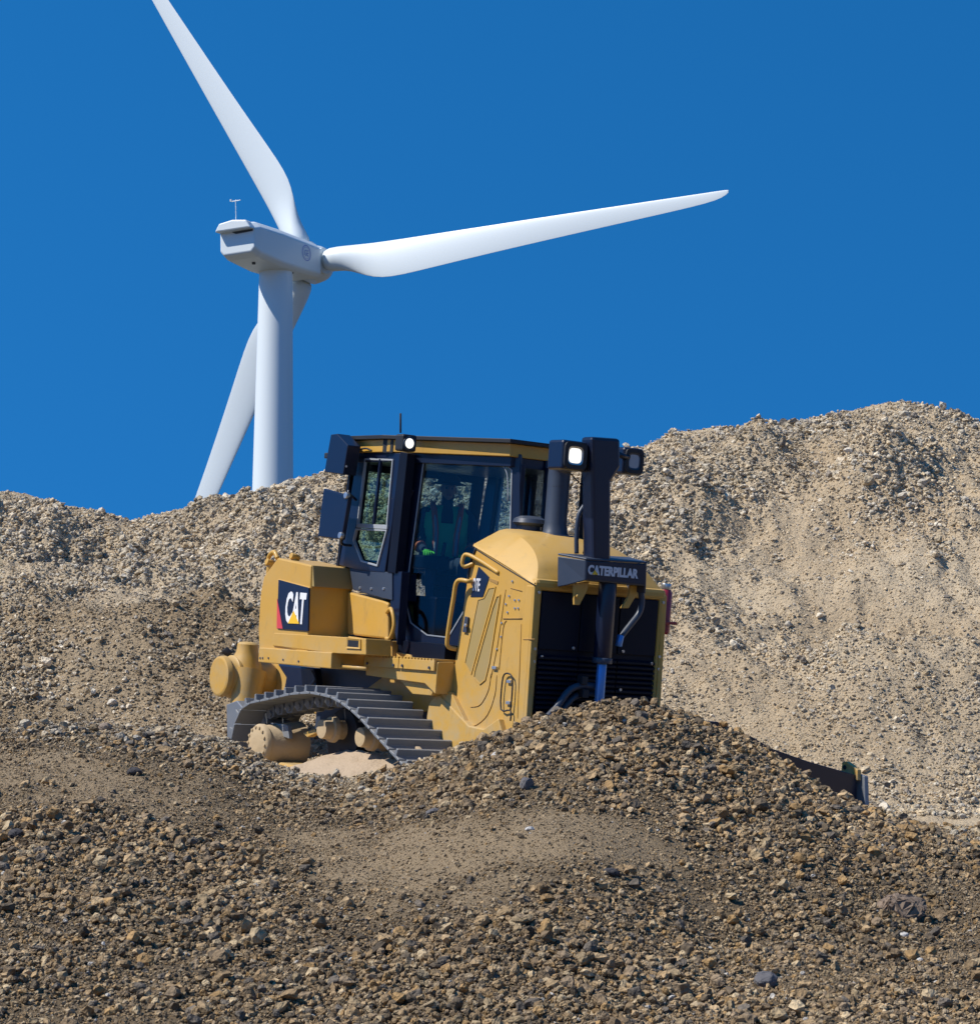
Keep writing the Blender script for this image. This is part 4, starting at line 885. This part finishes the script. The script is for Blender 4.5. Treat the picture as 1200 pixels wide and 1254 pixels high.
# ------------------------------------------------------------------ sand piled on the track frame
bm = bmesh.new(); g0 = S(-1.45, (350, 935))[0]; g1 = S(-1.45, (495, 945))[0]; nx, ny = 50, 22; vv = []
for i in range(nx + 1):
    for j in range(ny + 1):
        u = i / nx; w = j / ny; x = g0[0] + (g1[0] - g0[0]) * u; y = -1.72 + .62 * w
        e = math.sin(math.pi * min(max(u, 0), 1)) ** .35 if 0 < u < 1 else 0
        z = .0 + (.06 + .30 * w ** .8) * e + .05 * float(fbm(np.array([x * 4]), np.array([y * 4]), 4, 3)[0]) - .06
        vv.append(bm.verts.new((x, y, z)))
for i in range(nx):
    for j in range(ny):
        a = i * (ny + 1) + j; bm.faces.new((vv[a], vv[a + ny + 1], vv[a + ny + 2], vv[a + 1]))
sn = link('sand', bm_mesh(bm, 'sand'), SANDM, smooth=True); sn.matrix_world = MW; tag(sn, 'pale sand heaped on the lower track frame', 'sand', kind='stuff')

# ------------------------------------------------------------------ rocks that stand out
RB = solid_stone('rock_brown', (.30, .215, .15), (.17, .125, .09)); RG = solid_stone('rock_grey', (.19, .175, .165), (.10, .095, .10)); RW = solid_stone('rock_white', (.62, .60, .56), (.45, .42, .38))
RT = solid_stone('rock_tan', (.33, .25, .18), (.22, .17, .13)); RD = solid_stone('rock_dark', (.07, .065, .07), (.045, .04, .04))
ROCKS = [(1096, 1116, .40, .62, 'large brown boulder half buried near the right edge of the heap foot', RB, 3),
         (931, 1208, .16, .9, 'upright dark grey rock in the fine dirt at the lower right', RG, 4),
         (1168, 1222, .07, .55, 'small elongated white stone at the lower right corner', RW, 5),
         (1117, 1179, .055, .7, 'small white pebble below the large brown boulder', RW, 6),
         (1136, 1203, .045, .7, 'tiny round white pebble between the boulder and the bottom edge', RW, 7),
         (1098, 1146, .085, .4, 'thin pale sliver of stone under the brown boulder', RW, 8),
         (14, 1073, .08, .8, 'pale squarish stone at the left edge of the slope', RW, 9),
         (168, 949, .15, .55, 'flat dark stone beside the sandy patch on the left', RD, 10),
         (608, 928, .12, .5, 'pale grey stone on the left shoulder of the heap', RW, 11),
         (648, 1018, .07, .6, 'whitish stone in the middle of the near slope', RW, 12),
         (24, 1027, .13, .7, 'dark bluish stone near the left edge below the sand', RD, 13),
         (530, 998, .13, .5, 'flat grey slab on the left face of the heap', RG, 14),
         (645, 966, .12, 1.1, 'upright grey stone on the heap crest below the hood', RG, 15),
         (748, 1072, .15, .45, 'dark slab with a deep shadow in the middle of the slope', RD, 16),
         (490, 1145, .10, .8, 'round bluish grey stone low in the middle', RG, 17),
         (130, 895, .13, .75, 'pale angular stone on the left gravel ridge', RT, 18)]
def hit(px, py):
    d = np.array([(px - 600) / FPX, 1, -(py - 627) / FPX]); c, s = math.cos(PITCH), math.sin(PITCH); r = np.array([d[0], c - s * d[2], s + c * d[2]])
    t = np.linspace(9, 40, 3000); zz = terrain(r[0] * t, r[1] * t); f_ = (CAM.z + r[2] * t) < zz; k = int(np.argmax(f_)) if f_.any() else 2999
    return r[1] * t[k]
for (px, py, w, hf, lab, m_, sd_) in ROCKS: rock(px, py, hit(px, py), w, hf, lab, m_, sd_, rot=random.uniform(-.3, .3))

# ------------------------------------------------------------------ wind turbine
DY = 160.0
phi, tilt, dl = R(28), R(3), R(1); RB_ = 32.4
def wray(px, py):
    d = Vector(((px - 600) / FPX, 1, -(py - 627) / FPX)); c, s = math.cos(PITCH), math.sin(PITCH); return Vector((d.x, c * d.y - s * d.z, s * d.y + c * d.z))
r_ = wray(380, 322); HUB = CAM + r_ * (DY / r_.y)
NN = Vector((math.sin(phi) * math.cos(tilt), math.cos(phi) * math.cos(tilt), math.sin(tilt)))
HH = Vector((math.cos(phi), -math.sin(phi), 0)); VV = HH.cross(NN); VV = VV if VV.z > 0 else -VV
twr = HUB - NN * 4.45; base = Vector((twr.x, twr.y, -.3))
wt = empty('wind_turbine', base); tag(wt, 'white three bladed wind turbine rising behind the gravel hill', 'wind turbine')
def T(a, b, c): return HUB + HH * a + NN * b + VV * c - base     # right, forward along the shaft, up
ztop = HUB.z - base.z - 1.66
lathe('tower', (0, 0, 0), (0, 0, 1), [(0, 1.75), (ztop * .5, 1.50), (ztop * .74, 1.345), (ztop, 1.16)], TURB, wt, n=64)
lathe('tower_flange', (0, 0, ztop - .05), (0, 0, 1), [(0, 1.24), (.3, 1.24)], TURBD, wt, n=48)
# nacelle: loft of cross sections from the rear towards the hub
def nsec(b, w, zl, zh, ch=.45, cl=.3): return [(-w + cl, zl), (w - cl, zl), (w, zl + cl), (w, zh - ch), (w - ch, zh), (0, zh + .12), (-w + ch, zh), (-w, zh - ch), (-w, zl + cl)], b
bm = bmesh.new(); rings = []
for (b, w, zl, zh) in ((-9.3, 1.42, -1.0, 1.05), (-8.6, 1.50, -1.25, 1.22), (-5.8, 1.58, -1.50, 1.22), (-3.0, 1.58, -1.50, 1.15), (-1.0, 1.55, -1.42, 1.10)):
    s, b = nsec(b, w, zl, zh); rings.append([bm.verts.new(T(a, b, c)) for a, c in s])
for A, B in zip(rings, rings[1:]):
    for k in range(len(A)): bm.faces.new((A[k], A[(k + 1) % len(A)], B[(k + 1) % len(A)], B[k]))
bm.faces.new(rings[0]); bm.faces.new(rings[-1]); nac = link('nacelle', bm_mesh(bm, 'nacelle'), TURB, wt, bevel=.12, seg=3)
# rear hood overhanging a recessed strip
bm = bmesh.new(); slab_bm(bm, [T(-1.46, -9.2, .55), T(-1.1, -9.2, 1.12), (T(0, -9.2, 1.26)), T(1.1, -9.2, 1.12), T(1.46, -9.2, .55)], tuple(NN * -.7)); link('rear_hood', bm_mesh(bm, 'rear_hood'), TURB, nac, bevel=.1)
bm = bmesh.new(); slab_bm(bm, [T(-.1, -9.29, .38), T(1.3, -9.29, .42), T(1.3, -9.29, .54), T(-.4, -9.29, .54)], tuple(NN * -.06)); link('slot_shade', bm_mesh(bm, 'slot_shade'), TURBD, nac)  # dark strip painting the shade of the recess under the hood
bm = bmesh.new(); cyl_bm(bm, T(.2, -7.6, -1.46), T(.2, -7.6, -1.30), .13, n=16); link('drain_port', bm_mesh(bm, 'drain_port'), TURBD, nac)
bm = bmesh.new(); cyl_bm(bm, T(-.55, -8.6, 1.1), T(-.55, -8.6, 3.0), .028, n=8); cyl_bm(bm, T(-.95, -8.6, 2.9), T(-.15, -8.6, 2.9), .032, n=8); cyl_bm(bm, T(-.93, -8.6, 2.9), T(-.93, -8.6, 3.05), .08, n=8); link('wind_sensor', bm_mesh(bm, 'wind_sensor'), TURB, wt)
# round emblem on the side
ec = (-3.0, .0); em = bmesh.new(); nn_ = 40
for r0, r1 in ((.50, .58), (.41, .44)):
    A = [em.verts.new(T(1.59, ec[0] + r0 * math.cos(2 * math.pi * k / nn_), ec[1] + r0 * math.sin(2 * math.pi * k / nn_))) for k in range(nn_)]; B = [em.verts.new(T(1.59, ec[0] + r1 * math.cos(2 * math.pi * k / nn_), ec[1] + r1 * math.sin(2 * math.pi * k / nn_))) for k in range(nn_)]
    for k in range(nn_): em.faces.new((A[k], A[(k + 1) % nn_], B[(k + 1) % nn_], B[k]))
link('emblem_ring', bm_mesh(em, 'emblem_ring'), GEB, nac)
text('lettering', 'GE', T(1.595, ec[0] - .26, ec[1] - .22), NN, VV, .52, .44, GEB, nac, .01, .0)
# hub and blades
lathe('hub', T(0, -1.3, 0), NN, [(0, 1.15), (.5, 1.2), (.9, 1.3), (2.0, 1.4), (2.8, 1.1), (3.3, .6), (3.45, .1)], TURB, wt, n=40)
lathe('hub_seal', T(0, -1.36, 0), NN, [(0, 1.2), (.14, 1.2)], TURBD, wt, n=40)
SEC = [(.035, 1.75, 1.0), (.075, 1.75, .98), (.11, 2.0, .75), (.15, 2.55, .48), (.19, 2.85, .34), (.24, 2.80, .28), (.32, 2.5, .24), (.45, 2.05, .21), (.6, 1.62, .19), (.75, 1.24, .18), (.88, .92, .17), (.95, .72, .16), (.985, .5, .15), (1.0, .18, .15)]
def blade_mesh(a):
    d = HH * math.cos(a) + VV * math.sin(a); c0_ = HH * math.sin(a) - VV * math.cos(a); bm = bmesh.new(); rg = []; NP = 28
    for (f, ch, th) in SEC:
        tw_ = R(16) * max(0, 1 - f * 1.6) + R(2); cdir = c0_ * math.cos(tw_) - NN * math.sin(tw_); tdir = d.cross(cdir)
        le = -.875 if f < .1 else -.875 + .12 * min(1, (f - .1) / .1) + .38 * max(0, (f - .2) / .8)
        pts = []
        for k in range(NP):
            an = 2 * math.pi * k / NP; xx = (1 - math.cos(an)) / 2; circ = math.sin(an) / 2
            af = (1.0 if math.sin(an) >= 0 else -.75) * (1.45 * math.sqrt(max(xx, 0)) * (1 - xx) ** .9)
            blend = sstep(.5, .98, th); yy = circ * blend + af * .5 * (1 - blend) * 1.15
            pts.append(bm.verts.new(HUB + d * (f * RB_) + cdir * (le + xx * ch) + tdir * (yy * ch * th) - base))
        rg.append(pts)
    for A, B in zip(rg, rg[1:]):
        for k in range(NP): bm.faces.new((A[k], A[(k + 1) % NP], B[(k + 1) % NP], B[k]))
    bm.faces.new(rg[0]); bm.faces.new(rg[-1]); return bm_mesh(bm, 'rotor_blade')
for a in (dl, dl + R(120), dl - R(120)):
    o = link('rotor_blade', blade_mesh(a), TURB, wt, smooth=True); ms = o.modifiers.new('sub', 'SUBSURF'); ms.levels = ms.render_levels = 1
    d = HH * math.cos(a) + VV * math.sin(a)
    bm = bmesh.new(); cyl_bm(bm, HUB + d * .7 - base, HUB + d * 1.25 - base, .95, n=36); link('blade_root', bm_mesh(bm, 'blade_root'), TURBD if False else TURB, o)
